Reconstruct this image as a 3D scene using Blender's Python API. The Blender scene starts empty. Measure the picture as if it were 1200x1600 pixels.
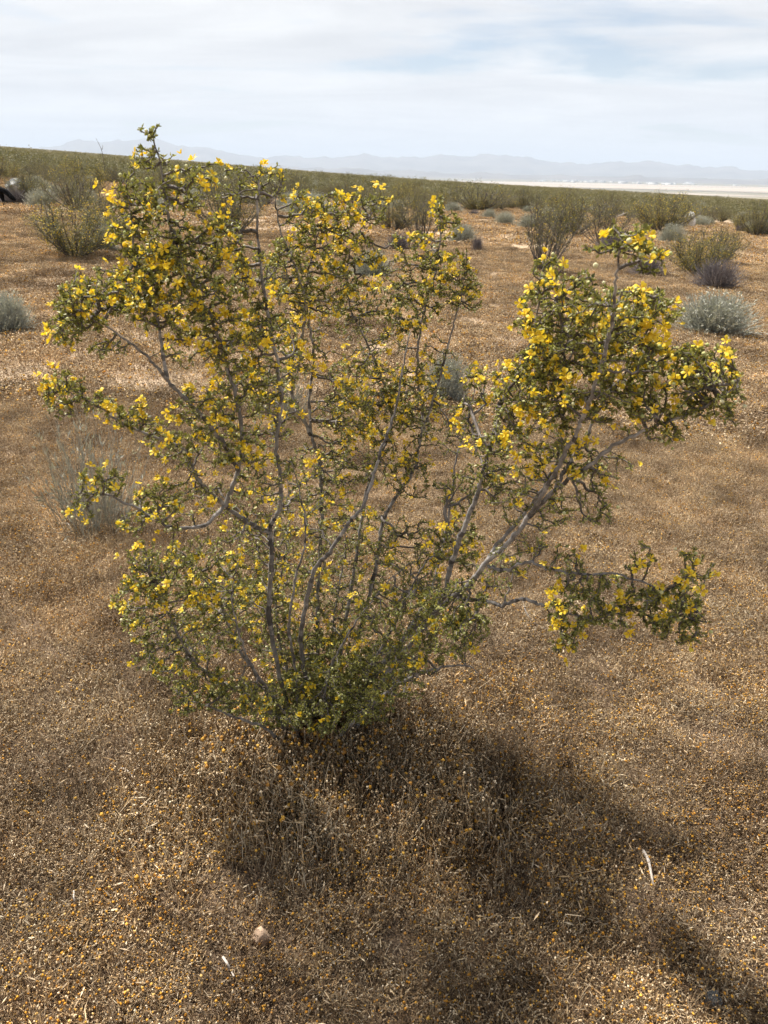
import bpy, math, random
import numpy as np
from mathutils import Matrix, Vector, Euler

random.seed(7)
rng = np.random.default_rng(11)
R = math.radians
SC = bpy.context.scene
COL = SC.collection

# ------------------------------------------------------------------ camera
CAM_H = 1.5
PITCH, ROLL, FPX = 24.7, 1.15, 1155.0          # FPX: focal length in pixels of the 1200x1600 photograph
cam_d = bpy.data.cameras.new('camera')
cam_d.sensor_fit = 'VERTICAL'
cam_d.sensor_height = 36.0
cam_d.sensor_width = 27.0
cam_d.lens = 36.0 * FPX / 1600.0
cam_d.clip_start = 0.02
cam_d.clip_end = 120000
cam_d.dof.use_dof = True
cam_d.dof.focus_distance = 2.15
cam_d.dof.aperture_fstop = 13.0
cam = bpy.data.objects.new('camera', cam_d)
COL.objects.link(cam)
CAM_M = Matrix.Translation((0, 0, CAM_H)) @ Matrix.Rotation(R(90 - PITCH), 4, 'X') @ Matrix.Rotation(R(ROLL), 4, 'Z')
cam.matrix_world = CAM_M
SC.camera = cam
CR = np.array(CAM_M.to_3x3())

# ------------------------------------------------------------------ sky, sun, exposure
SUN_EL = 59.0
SUN_TO = np.array([-0.76, 0.65])               # horizontal direction towards the sun
SUN_TO /= np.linalg.norm(SUN_TO)
world = bpy.data.worlds.new('World')
SC.world = world
world.use_nodes = True
wn, wl = world.node_tree.nodes, world.node_tree.links
wn.clear()
w_out = wn.new('ShaderNodeOutputWorld')
w_bg = wn.new('ShaderNodeBackground')
w_bg.inputs['Strength'].default_value = 0.06
sky = wn.new('ShaderNodeTexSky')
sky.sky_type = 'NISHITA'
sky.sun_disc = False
sky.sun_elevation = R(SUN_EL)
sky.sun_rotation = math.atan2(SUN_TO[0], SUN_TO[1])
sky.air_density = 1.0
sky.dust_density = 1.6
sky.altitude = 800
tc = wn.new('ShaderNodeTexCoord')
sep = wn.new('ShaderNodeSeparateXYZ')
wl.new(tc.outputs['Generated'], sep.inputs[0])
def wmath(op, a, b=None, clamp=False):
    n = wn.new('ShaderNodeMath'); n.operation = op; n.use_clamp = clamp
    for i, v in enumerate((a, b)):
        if v is None: continue
        if isinstance(v, (int, float)): n.inputs[i].default_value = v
        else: wl.new(v, n.inputs[i])
    return n.outputs[0]
zz = wmath('ADD', wmath('MAXIMUM', sep.outputs[2], 0.0), 0.10)
cu = wmath('DIVIDE', sep.outputs[0], zz)
cv = wmath('DIVIDE', sep.outputs[1], zz)
cmb = wn.new('ShaderNodeCombineXYZ')
wl.new(cu, cmb.inputs[0]); wl.new(cv, cmb.inputs[1])
mp = wn.new('ShaderNodeMapping')
mp.inputs['Location'].default_value = (19.648, 17.448, 0)
mp.inputs['Rotation'].default_value = (0, 0, R(18))
mp.inputs['Scale'].default_value = (0.42, 0.75, 1)
wl.new(cmb.outputs[0], mp.inputs[0])
cn = wn.new('ShaderNodeTexNoise')
cn.inputs['Scale'].default_value = 1.0
cn.inputs['Detail'].default_value = 8
cn.inputs['Roughness'].default_value = 0.58
cn.inputs['Distortion'].default_value = 0.5
wl.new(mp.outputs[0], cn.inputs['Vector'])
cr = wn.new('ShaderNodeValToRGB')
cr.color_ramp.elements[0].position = 0.37
cr.color_ramp.elements[0].color = (0.10, 0.10, 0.10, 1)
cr.color_ramp.elements[1].position = 0.50
cr.color_ramp.elements[1].color = (0.97, 0.97, 0.97, 1)
wl.new(cn.outputs['Fac'], cr.inputs[0])
cmix = wn.new('ShaderNodeMix'); cmix.data_type = 'RGBA'
# the veil thickens along slanting sight lines: 1 - (1 - f) ** (1 / sin(elevation))
slant = wmath('DIVIDE', 0.20, wmath('MAXIMUM', sep.outputs[2], 0.02))
cover = wmath('SUBTRACT', 1.0, wmath('POWER', wmath('SUBTRACT', 1.0, cr.outputs[0]), wmath('MAXIMUM', slant, 0.6)), True)
wl.new(cover, cmix.inputs[0])
wl.new(sky.outputs[0], cmix.inputs[6])
cn2 = wn.new('ShaderNodeTexNoise')                 # thicker and thinner veil
cn2.inputs['Scale'].default_value = 1.7
cn2.inputs['Detail'].default_value = 9
cn2.inputs['Roughness'].default_value = 0.6
cn2.inputs['Distortion'].default_value = 0.6
wl.new(mp.outputs[0], cn2.inputs['Vector'])
cloudc = wn.new('ShaderNodeMix'); cloudc.data_type = 'RGBA'
cloudc.inputs[6].default_value = (6.6, 6.68, 6.88, 1)
cloudc.inputs[7].default_value = (8.6, 8.6, 8.6, 1)
cst = wn.new('ShaderNodeMapRange'); wl.new(cn2.outputs['Fac'], cst.inputs[0])
cst.inputs[1].default_value = 0.35; cst.inputs[2].default_value = 0.65
wl.new(cst.outputs[0], cloudc.inputs[0])
wl.new(cloudc.outputs[2], cmix.inputs[7])
wl.new(cmix.outputs[2], w_bg.inputs['Color'])
wl.new(w_bg.outputs[0], w_out.inputs['Surface'])

sun_d = bpy.data.lights.new('sun', 'SUN')
sun_d.energy = 5.0
sun_d.angle = R(4.0)
sun_d.color = (1.0, 0.95, 0.88)
sun = bpy.data.objects.new('sun', sun_d)
ce = math.cos(R(SUN_EL))
sun_vec = Vector((SUN_TO[0] * ce, SUN_TO[1] * ce, math.sin(R(SUN_EL))))
sun.rotation_euler = sun_vec.to_track_quat('Z', 'Y').to_euler()
sun.location = (-20, 20, 30)
COL.objects.link(sun)

vs = SC.view_settings
vs.view_transform = 'Standard'
vs.look = 'None'
vs.exposure = 1.02
vs.gamma = 1.0
SC.render.engine = 'CYCLES'
SC.cycles.use_denoising = True
SC.cycles.max_bounces = 4
SC.cycles.diffuse_bounces = 3
SC.cycles.transmission_bounces = 3
SC.cycles.transparent_max_bounces = 8
SC.cycles.volume_bounces = 0
SC.cycles.use_light_tree = False
SC.cycles.adaptive_threshold = 0.02

# ------------------------------------------------------------------ helpers
def prop(o, label=None, cat=None, group=None, kind=None):
    if label: o['label'] = label
    if cat: o['category'] = cat
    if group: o['group'] = group
    if kind: o['kind'] = kind
    return o

def np_mesh(name, V, faces, mat=None, face_f=None, face_col=None, smooth=False):
    """faces: list of int arrays (n,k). face_f: name -> float per face; face_col: (nfaces,3)"""
    me = bpy.data.meshes.new(name)
    V = np.asarray(V, dtype=np.float32)
    faces = [np.asarray(f, dtype=np.int32) for f in faces if len(f)]
    nl = sum(f.size for f in faces); nf = sum(len(f) for f in faces)
    me.vertices.add(len(V)); me.vertices.foreach_set('co', V.ravel())
    me.loops.add(nl); me.polygons.add(nf)
    me.loops.foreach_set('vertex_index', np.concatenate([f.ravel() for f in faces]))
    tot = np.concatenate([np.full(len(f), f.shape[1], np.int32) for f in faces])
    st = np.concatenate([[0], np.cumsum(tot)[:-1]]).astype(np.int32)
    me.polygons.foreach_set('loop_start', st)
    me.polygons.foreach_set('loop_total', tot)
    if smooth:
        me.polygons.foreach_set('use_smooth', np.ones(nf, bool))
    me.update(calc_edges=True)
    me.validate()
    for k, v in (face_f or {}).items():
        a = me.attributes.new(k, 'FLOAT', 'FACE')
        a.data.foreach_set('value', np.asarray(v, np.float32))
    if face_col is not None:
        a = me.attributes.new('Col', 'FLOAT_COLOR', 'FACE')
        c = np.ones((nf, 4), np.float32); c[:, :3] = face_col
        a.data.foreach_set('color', c.ravel())
    if mat: me.materials.append(mat)
    return me

def obj(name, me, parent=None, loc=None, col=COL):
    o = bpy.data.objects.new(name, me)
    col.objects.link(o)
    if parent: o.parent = parent
    if loc is not None: o.location = loc
    return o

def empty(name, loc):
    o = bpy.data.objects.new(name, None)
    o.empty_display_size = 0.1
    o.location = loc
    COL.objects.link(o)
    return o

def nrm(v):
    return v / np.maximum(np.linalg.norm(v, axis=-1, keepdims=True), 1e-9)

def frames(d):
    """orthonormal (u,v) perpendicular to unit vectors d"""
    up = np.where(np.abs(d[:, 2:3]) > 0.9, np.array([[1.0, 0, 0]]), np.array([[0, 0, 1.0]]))
    u = nrm(np.cross(d, up)); v = np.cross(d, u)
    return u, v

def tube(P, rad, sides=8, closed_tip=True):
    """one tube along polyline P with a radius per point"""
    P = np.asarray(P, float); n = len(P)
    T = nrm(np.gradient(P, axis=0))
    u = np.zeros_like(P); u0 = frames(T[:1])[0][0]
    for i in range(n):
        u0 = u0 - T[i] * np.dot(u0, T[i]); u0 /= max(np.linalg.norm(u0), 1e-9); u[i] = u0
    v = np.cross(T, u)
    a = np.linspace(0, 2 * math.pi, sides, endpoint=False)
    ring = P[:, None, :] + np.asarray(rad)[:, None, None] * (np.cos(a)[None, :, None] * u[:, None, :] + np.sin(a)[None, :, None] * v[:, None, :])
    V = ring.reshape(-1, 3)
    i = np.arange(n - 1)[:, None] * sides; j = np.arange(sides)[None, :]; k = (j + 1) % sides
    F = np.stack([i + j, i + k, i + sides + k, i + sides + j], -1).reshape(-1, 4)
    V = np.vstack([V, P[-1:] + T[-1:] * np.asarray(rad)[-1]])
    b = (n - 1) * sides
    F3 = np.stack([b + np.arange(sides), b + (np.arange(sides) + 1) % sides, np.full(sides, len(V) - 1)], -1)
    return V, F, F3

def prisms(A, B, ra, rb, sides=3):
    """many thin prisms A->B"""
    d = nrm(B - A); u, v = frames(d); n = len(A)
    a = np.linspace(0, 2 * math.pi, sides, endpoint=False)
    off = np.cos(a)[None, :, None] * u[:, None, :] + np.sin(a)[None, :, None] * v[:, None, :]
    V = np.concatenate([A[:, None] + off * ra[:, None, None], B[:, None] + off * rb[:, None, None]], 1).reshape(-1, 3)
    i = np.arange(n)[:, None] * 2 * sides; j = np.arange(sides)[None, :]; k = (j + 1) % sides
    F = np.stack([i + j, i + k, i + sides + k, i + sides + j], -1).reshape(-1, 4)
    return V, F

def kites(C, D, N, L, W, fold=0.25):
    """folded leaf faces from base C along D, facing N: two quads-as-triangles each (4 tris = 2 quads)"""
    D = nrm(D); S = nrm(np.cross(D, N)); N = np.cross(S, D)
    L = L[:, None]; W = W[:, None]
    base = C; tip = C + D * L
    mid = C + D * L * 0.5 - N * W * fold
    a = C + D * L * 0.50 + S * W * 0.5 + N * W * fold
    b = C + D * L * 0.50 - S * W * 0.5 + N * W * fold
    V = np.stack([base, a, tip, b, mid], 1).reshape(-1, 3)
    i = np.arange(len(C))[:, None] * 5
    F = np.concatenate([np.stack([i + 0, i + 1, i + 2, i + 4], -1), np.stack([i + 0, i + 4, i + 2, i + 3], -1)], 1).reshape(-1, 4)
    return V, F

def join(parts):
    """parts: list of (V, [faces...], extra dict per face) -> merged"""
    Vs, Fs, o = [], {}, 0
    for V, fl in parts:
        for f in fl:
            Fs.setdefault(f.shape[1], []).append(f + o)
        Vs.append(V); o += len(V)
    return np.vstack(Vs), [np.vstack(Fs[k]) for k in sorted(Fs)]

def rand_dirs(n):
    return nrm(rng.normal(size=(n, 3)))

# ------------------------------------------------------------------ terrain
VALLEY = -70.0
SLOPE = 0.0445
def G(x, y):
    x = np.asarray(x, float); y = np.asarray(y, float)
    r = np.hypot(x, y)
    z = -SLOPE * x
    near = np.clip(1.2 - r / 90, 0, 1)
    z = z + near * (0.016 * np.sin(1.9 * x + 0.7) * np.cos(1.5 * y + 0.3) + 0.012 * np.sin(3.7 * x - 2.1 * y) + 0.007 * np.cos(7.3 * y + 4.9 * x))
    mid = np.clip((r - 12) / 60, 0, 1)
    z = z + mid * (0.22 * np.sin(x / 13.0 + 1.0) * np.cos(y / 17.0) + 0.10 * np.sin(x / 5.1 + y / 7.7))
    az = np.arctan2(x, y)
    z = z - np.clip((r - 40) / 160, 0, 1) * r * 0.0050 * np.exp(-((az - 0.02) / 0.30) ** 2)
    far = np.clip(r - 2100, 0, None) / 600
    z = z - 12 * far ** 2
    d = z - VALLEY                                     # soft meeting with the valley floor
    return VALLEY + np.where(d > 8, d, np.where(d < -8, 0.0, (d + 8) ** 2 / 32))

def ray(px, py):
    d = CR @ np.array([(px - 600) / FPX, -(py - 800) / FPX, -1.0])
    return d / np.linalg.norm(d)

def at_depth(px, py, Y):
    d = ray(px, py)
    return np.array([0, 0, CAM_H]) + d * (Y / d[1])

def on_ground(px, py):
    d = ray(px, py); t = 1.0
    lo, hi = 0.2, 4000.0
    ts = np.geomspace(lo, hi, 4000)
    p = d[None, :] * ts[:, None] + np.array([0, 0, CAM_H])
    below = p[:, 2] < G(p[:, 0], p[:, 1])
    k = int(np.argmax(below)) if below.any() else len(ts) - 1
    a, b = ts[max(k - 1, 0)], ts[k]
    for _ in range(30):
        m = (a + b) / 2; q = d * m + np.array([0, 0, CAM_H])
        if q[2] < G(q[0], q[1]): b = m
        else: a = m
    q = d * b + np.array([0, 0, CAM_H])
    return np.array([q[0], q[1], float(G(q[0], q[1]))]), b

def project(p):
    c = CR.T @ (np.asarray(p, float) - np.array([0, 0, CAM_H]))
    return np.array([600 - FPX * c[0] / c[2], 800 + FPX * c[1] / c[2]])

def size_at(p, wpx, hpx):
    """metres that span wpx by hpx pixels for a thing standing at p"""
    a = project(p); dx = project(p + np.array([.1, 0, 0])) - a; dz = project(p + np.array([0, 0, .1])) - a
    return wpx / abs(dx[0]) * .1, hpx / abs(dz[1]) * .1

# ------------------------------------------------------------------ materials
def mat_new(name):
    m = bpy.data.materials.new(name); m.use_nodes = True
    nt = m.node_tree; nt.nodes.clear()
    out = nt.nodes.new('ShaderNodeOutputMaterial')
    b = nt.nodes.new('ShaderNodeBsdfPrincipled')
    nt.links.new(b.outputs[0], out.inputs[0])
    return m, nt, b, out

def ramp(nt, fac, stops):
    r = nt.nodes.new('ShaderNodeValToRGB'); e = r.color_ramp.elements
    while len(e) < len(stops): e.new(0.5)
    for i, (p, c) in enumerate(stops):
        e[i].position = p; e[i].color = (*c, 1)
    nt.links.new(fac, r.inputs[0])
    return r.outputs[0]

def noise(nt, vec, scale, detail=4, rough=0.55, dist=0.0):
    n = nt.nodes.new('ShaderNodeTexNoise')
    n.inputs['Scale'].default_value = scale; n.inputs['Detail'].default_value = detail
    n.inputs['Roughness'].default_value = rough; n.inputs['Distortion'].default_value = dist
    if vec is not None: nt.links.new(vec, n.inputs['Vector'])
    return n.outputs['Fac']

def mixc(nt, fac, a, b, mode='MIX'):
    n = nt.nodes.new('ShaderNodeMix'); n.data_type = 'RGBA'; n.blend_type = mode
    for s, v in ((0, fac), (6, a), (7, b)):
        if isinstance(v, (int, float)): n.inputs[s].default_value = v
        elif isinstance(v, tuple): n.inputs[s].default_value = (*v, 1)
        else: nt.links.new(v, n.inputs[s])
    return n.outputs[2]

def maprange(nt, v, a, b, c, d):
    n = nt.nodes.new('ShaderNodeMapRange')
    nt.links.new(v, n.inputs[0])
    for i, q in enumerate((a, b, c, d)): n.inputs[i + 1].default_value = q
    return n.outputs[0]

def attr(nt, name, out='Fac'):
    n = nt.nodes.new('ShaderNodeAttribute'); n.attribute_name = name
    return n.outputs[out]

def bump(nt, b, h, strength=0.5, dist=0.01):
    n = nt.nodes.new('ShaderNodeBump'); n.inputs['Strength'].default_value = strength
    n.inputs['Distance'].default_value = dist
    nt.links.new(h, n.inputs['Height']); nt.links.new(n.outputs[0], b.inputs['Normal'])

def geo_pos(nt):
    return nt.nodes.new('ShaderNodeNewGeometry').outputs['Position']

def m_leafy(name, stops, rough=0.45, trans=0.25, spec=0.4, trans_gain=1.6):
    """thin leaf or petal: colour from the face attribute 'tint', some light passing through"""
    m, nt, b, out = mat_new(name)
    c = ramp(nt, attr(nt, 'tint'), stops)
    nt.links.new(c, b.inputs['Base Color'])
    b.inputs['Roughness'].default_value = rough
    b.inputs['Specular IOR Level'].default_value = spec
    t = nt.nodes.new('ShaderNodeBsdfTranslucent')
    tcol = mixc(nt, 1.0, c, (trans_gain, trans_gain, trans_gain * 0.6), 'MULTIPLY')
    nt.links.new(tcol, t.inputs[0])
    mx = nt.nodes.new('ShaderNodeMixShader'); mx.inputs[0].default_value = trans
    nt.links.new(b.outputs[0], mx.inputs[1]); nt.links.new(t.outputs[0], mx.inputs[2])
    nt.links.new(mx.outputs[0], out.inputs[0])
    return m

M = {}
M['leaf'] = m_leafy('creosote_leaf', [(0.0, (0.085, 0.092, 0.026)), (0.45, (0.215, 0.212, 0.055)), (0.8, (0.33, 0.315, 0.085)), (1.0, (0.45, 0.41, 0.15))])
M['petal'] = m_leafy('creosote_petal', [(0.0, (0.58, 0.33, 0.02)), (0.35, (0.74, 0.50, 0.03)), (0.8, (0.82, 0.61, 0.045)), (1.0, (0.85, 0.70, 0.14))], rough=0.5, trans=0.35, spec=0.3, trans_gain=1.1)
M['bud'] = m_leafy('creosote_bud', [(0.0, (0.30, 0.33, 0.11)), (0.6, (0.46, 0.46, 0.20)), (1.0, (0.62, 0.58, 0.36))], rough=0.8, trans=0.1)
M['bgleaf'] = m_leafy('scrub_leaf', [(0.0, (0.090, 0.088, 0.040)), (0.5, (0.165, 0.155, 0.062)), (0.85, (0.24, 0.215, 0.080)), (1.0, (0.36, 0.29, 0.09))], rough=0.5, trans=0.2)
M['farleaf'] = m_leafy('far_scrub_leaf', [(0.0, (0.11, 0.105, 0.055)), (0.5, (0.19, 0.175, 0.085)), (0.85, (0.27, 0.24, 0.11)), (1.0, (0.34, 0.28, 0.12))], rough=0.6, trans=0.15)
M['sage'] = m_leafy('sage_leaf', [(0.0, (0.26, 0.26, 0.22)), (0.5, (0.43, 0.43, 0.365)), (1.0, (0.60, 0.59, 0.51))], rough=0.8, trans=0.12, spec=0.2)
M['wisp'] = m_leafy('wispy_leaf', [(0.0, (0.17, 0.16, 0.13)), (0.5, (0.33, 0.315, 0.255)), (1.0, (0.50, 0.475, 0.39))], rough=0.8, trans=0.1, spec=0.2)
M['deadtwig'] = m_leafy('dead_twig', [(0.0, (0.10, 0.088, 0.085)), (0.5, (0.21, 0.185, 0.18)), (1.0, (0.36, 0.32, 0.315))], rough=0.85, trans=0.0, spec=0.2)

m, nt, b, out = mat_new('creosote_bark')
tcn = nt.nodes.new('ShaderNodeTexCoord').outputs['Object']
n1 = noise(nt, tcn, 38, 5, 0.65, 0.4); n2 = noise(nt, tcn, 9, 3)
c = ramp(nt, n1, [(0.32, (0.07, 0.063, 0.057)), (0.50, (0.22, 0.205, 0.19)), (0.72, (0.46, 0.435, 0.41))])
c2 = mixc(nt, maprange(nt, n2, 0.35, 0.7, 0.0, 0.55), c, (0.13, 0.115, 0.10))
n3 = noise(nt, tcn, 14, 3)
c3 = mixc(nt, maprange(nt, n3, 0.62, 0.66, 0.0, 0.8), c2, (0.06, 0.052, 0.048))     # dark growth rings and scars
c3 = mixc(nt, attr(nt, 'ring'), c3, (0.055, 0.047, 0.042))
nt.links.new(c3, b.inputs['Base Color']); b.inputs['Roughness'].default_value = 0.85
b.inputs['Specular IOR Level'].default_value = 0.25
bump(nt, b, n1, 0.6, 0.004)
M['bark'] = m

m, nt, b, out = mat_new('twig_bark')
tcn = nt.nodes.new('ShaderNodeTexCoord').outputs['Object']
c = ramp(nt, noise(nt, tcn, 20, 3), [(0.32, (0.055, 0.045, 0.035)), (0.55, (0.12, 0.10, 0.085)), (0.8, (0.26, 0.235, 0.21))])
nt.links.new(c, b.inputs['Base Color']); b.inputs['Roughness'].default_value = 0.8
M['twig'] = m

m, nt, b, out = mat_new('weathered_stick')
tcn = nt.nodes.new('ShaderNodeTexCoord').outputs['Object']
c = ramp(nt, noise(nt, tcn, 60, 4), [(0.3, (0.24, 0.20, 0.16)), (0.7, (0.58, 0.52, 0.45))])
nt.links.new(c, b.inputs['Base Color']); b.inputs['Roughness'].default_value = 0.85
M['stick'] = m

m, nt, b, out = mat_new('rock')
tcn = nt.nodes.new('ShaderNodeTexCoord').outputs['Object']
na = noise(nt, tcn, 3.0, 6, 0.65, 0.6); nb = noise(nt, tcn, 14, 4)
c = ramp(nt, na, [(0.36, (0.06, 0.06, 0.056)), (0.50, (0.19, 0.195, 0.185)), (0.66, (0.48, 0.47, 0.44))])
nt.links.new(c, b.inputs['Base Color']); b.inputs['Roughness'].default_value = 0.9
bump(nt, b, nb, 0.7, 0.03)
M['rock'] = m

m, nt, b, out = mat_new('white_rock')
tcn = nt.nodes.new('ShaderNodeTexCoord').outputs['Object']
na = noise(nt, tcn, 4.0, 5, 0.6, 0.4)
c = ramp(nt, na, [(0.30, (0.30, 0.29, 0.27)), (0.42, (0.70, 0.68, 0.64)), (0.6, (0.82, 0.80, 0.77))])
nt.links.new(c, b.inputs['Base Color']); b.inputs['Roughness'].default_value = 0.9
bump(nt, b, na, 0.6, 0.03)
M['white_rock'] = m

m, nt, b, out = mat_new('pebble_stone')
tcn = nt.nodes.new('ShaderNodeTexCoord').outputs['Object']
c = ramp(nt, noise(nt, tcn, 60, 4), [(0.3, (0.30, 0.20, 0.13)), (0.7, (0.52, 0.37, 0.25))])
nt.links.new(c, b.inputs['Base Color']); b.inputs['Roughness'].default_value = 0.9
M['pebble'] = m

m, nt, b, out = mat_new('black_fur')
b.inputs['Base Color'].default_value = (0.005, 0.005, 0.0055, 1); b.inputs['Roughness'].default_value = 0.9; b.inputs['Specular IOR Level'].default_value = 0.1
M['fur'] = m
m, nt, b, out = mat_new('pale_wall')
b.inputs['Base Color'].default_value = (0.78, 0.77, 0.74, 1); b.inputs['Roughness'].default_value = 0.7
M['wall'] = m
m, nt, b, out = mat_new('grey_roof')
b.inputs['Base Color'].default_value = (0.42, 0.42, 0.43, 1); b.inputs['Roughness'].default_value = 0.6
M['roof'] = m

# ground: sandy soil under a mat of dried annuals
m, nt, b, out = mat_new('desert_ground')
P = geo_pos(nt)
nbig = noise(nt, P, 0.35, 5, 0.6, 0.3)
nmed = noise(nt, P, 2.3, 5, 0.6)
nfin = noise(nt, P, 24, 6, 0.7)
nvf = noise(nt, P, 110, 4, 0.7)
base = ramp(nt, nbig, [(0.28, (0.40, 0.31, 0.22)), (0.5, (0.46, 0.345, 0.235)), (0.72, (0.49, 0.355, 0.215))])
base = mixc(nt, maprange(nt, nmed, 0.45, 0.75, 0.0, 0.35), base, (0.36, 0.255, 0.155))
base = mixc(nt, maprange(nt, nfin, 0.40, 0.25, 0.0, 0.75), base, (0.11, 0.062, 0.032))
base = mixc(nt, maprange(nt, nvf, 0.50, 0.75, 0.0, 0.5), base, (0.50, 0.36, 0.21))
# far away the ground between the bushes reads as mixed scrub, then as pale valley floor
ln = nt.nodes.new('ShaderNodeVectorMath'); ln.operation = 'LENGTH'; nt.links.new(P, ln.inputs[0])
litter_shade = ramp(nt, noise(nt, P, 190, 3, 0.7), [(0.36, (0.020, 0.014, 0.010)), (0.50, (0.085, 0.056, 0.036)), (0.66, (0.27, 0.19, 0.12))])
base = mixc(nt, maprange(nt, ln.outputs['Value'], 2.2, 3.6, 0.95, 0.0), base, litter_shade)   # plant litter, its colour darkened for the shade in gaps of the mat
far1 = maprange(nt, ln.outputs['Value'], 120, 700, 0.0, 0.85)
scr = ramp(nt, noise(nt, P, 0.02, 5, 0.7), [(0.35, (0.20, 0.175, 0.095)), (0.65, (0.32, 0.26, 0.15))])
base = mixc(nt, far1, base, scr)
far2 = maprange(nt, ln.outputs['Value'], 3200, 4200, 0.0, 1.0)
val = ramp(nt, noise(nt, P, 0.0009, 6, 0.7, 0.5), [(0.35, (0.13, 0.12, 0.085)), (0.55, (0.21, 0.19, 0.14)), (0.7, (0.34, 0.31, 0.25))])
base = mixc(nt, far2, base, val)
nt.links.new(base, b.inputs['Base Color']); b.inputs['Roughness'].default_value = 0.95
b.inputs['Specular IOR Level'].default_value = 0.1
bm_ = nt.nodes.new('ShaderNodeMath'); bm_.operation = 'ADD'
nt.links.new(nfin, bm_.inputs[0]); nt.links.new(nvf, bm_.inputs[1])
bump(nt, b, bm_.outputs[0], 0.5, 0.012)
M['ground'] = m

m, nt, b, out = mat_new('playa_clay')
P = geo_pos(nt)
mpn = nt.nodes.new('ShaderNodeMapping'); mpn.inputs['Scale'].default_value = (0.0003, 0.0022, 1); nt.links.new(P, mpn.inputs[0])
c = ramp(nt, noise(nt, mpn.outputs[0], 1.0, 6, 0.65, 0.4), [(0.36, (0.17, 0.15, 0.12)), (0.47, (0.33, 0.275, 0.215)), (0.62, (0.40, 0.335, 0.27))])
nt.links.new(c, b.inputs['Base Color']); b.inputs['Roughness'].default_value = 0.95
M['playa'] = m

m, nt, b, out = mat_new('mountain_rock')
P = geo_pos(nt)
c = ramp(nt, noise(nt, P, 0.0012, 7, 0.65), [(0.35, (0.07, 0.062, 0.056)), (0.65, (0.17, 0.15, 0.13))])
nt.links.new(c, b.inputs['Base Color']); b.inputs['Roughness'].default_value = 0.95
M['mount'] = m

# dried annuals: face colour x per-clump variation x broad patches
m, nt, b, out = mat_new('dried_annuals')
c = attr(nt, 'Col', 'Color')
oi = nt.nodes.new('ShaderNodeObjectInfo')
P = geo_pos(nt)
pn = noise(nt, P, 1.1, 4, 0.6); pn2 = noise(nt, P, 5.0, 3, 0.6)
tone = ramp(nt, pn, [(0.32, (0.62, 0.58, 0.56)), (0.5, (0.99, 0.98, 0.97)), (0.68, (1.20, 1.14, 1.05))])
tone2 = ramp(nt, pn2, [(0.32, (0.60, 0.56, 0.53)), (0.6, (1.10, 1.08, 1.04))])
var = ramp(nt, oi.outputs['Random'], [(0.0, (0.80, 0.80, 0.80)), (1.0, (1.18, 1.15, 1.12))])
c = mixc(nt, 1.0, c, tone, 'MULTIPLY'); c = mixc(nt, 1.0, c, tone2, 'MULTIPLY'); c = mixc(nt, 1.0, c, var, 'MULTIPLY')
nt.links.new(c, b.inputs['Base Color']); b.inputs['Roughness'].default_value = 0.85
b.inputs['Specular IOR Level'].default_value = 0.15
t = nt.nodes.new('ShaderNodeBsdfTranslucent'); nt.links.new(c, t.inputs[0])
mx = nt.nodes.new('ShaderNodeMixShader'); mx.inputs[0].default_value = 0.2
nt.links.new(b.outputs[0], mx.inputs[1]); nt.links.new(t.outputs[0], mx.inputs[2]); nt.links.new(mx.outputs[0], out.inputs[0])
M['dry'] = m

# ------------------------------------------------------------------ ground sheet, playa, mountains
na_, nr_ = 360, 250
rad_ = np.concatenate([[0.0], np.geomspace(0.12, 45000, nr_)])
ang_ = np.linspace(0, 2 * math.pi, na_, endpoint=False)
gx = rad_[:, None] * np.sin(ang_)[None, :]; gy = rad_[:, None] * np.cos(ang_)[None, :]
gz = G(gx, gy)
V = np.stack([gx, gy, gz], -1).reshape(-1, 3)
i = np.arange(nr_)[:, None] * na_; j = np.arange(na_)[None, :]; k = (j + 1) % na_
F = np.stack([i + j, i + na_ + j, i + na_ + k, i + k], -1).reshape(-1, 4)
F = F[na_:]
V0 = len(V)
V = np.vstack([V, [[0, 0, float(G(0, 0))]]])
F3 = np.stack([np.full(na_, V0), na_ + np.arange(na_), na_ + (np.arange(na_) + 1) % na_], -1)[:, [0, 2, 1]]
g = obj('ground', np_mesh('ground', V, [F3, F], M['ground'], smooth=True)); prop(g, kind='structure')

# pale dry lake beyond the slope: an irregular sheet on the valley floor
def playa(name, az0, az1, r0, r1, z, seed):
    rs = np.random.default_rng(seed)
    n = 90; az = np.radians(np.linspace(az0, az1, n))
    w = lambda s: sum(rs.uniform(.3, 1) / k * np.sin(k * np.linspace(0, 2 * math.pi, n) + rs.uniform(0, 6)) for k in (1, 2, 3, 5, 8, 13)) * s
    ia = r0 * (1 + w(0.05)); oa = r1 * (1 + w(0.03))
    t = np.sin(np.linspace(0, math.pi, n)) ** 0.35
    mid = (ia + oa) / 2
    ia = mid + (ia - mid) * t; oa = mid + (oa - mid) * t
    V = []
    for s in np.linspace(0, 1, 6):
        rr = ia * (1 - s) + oa * s
        V.append(np.stack([rr * np.sin(az), rr * np.cos(az), np.full(n, z)], -1))
    V = np.vstack(V); ii = np.arange(5)[:, None] * n; jj = np.arange(n - 1)[None, :]
    F = np.stack([ii + jj, ii + n + jj, ii + n + jj + 1, ii + jj + 1], -1).reshape(-1, 4)[:, ::-1]
    o = obj(name, np_mesh(name, V, [F], M['playa'])); prop(o, kind='structure'); return o
playa('playa', 0, 62, 5100, 9300, VALLEY + 1.5, 3)
playa('playa_shore_flat', 10, 50, 3900, 4250, VALLEY + 1.0, 5)

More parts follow.
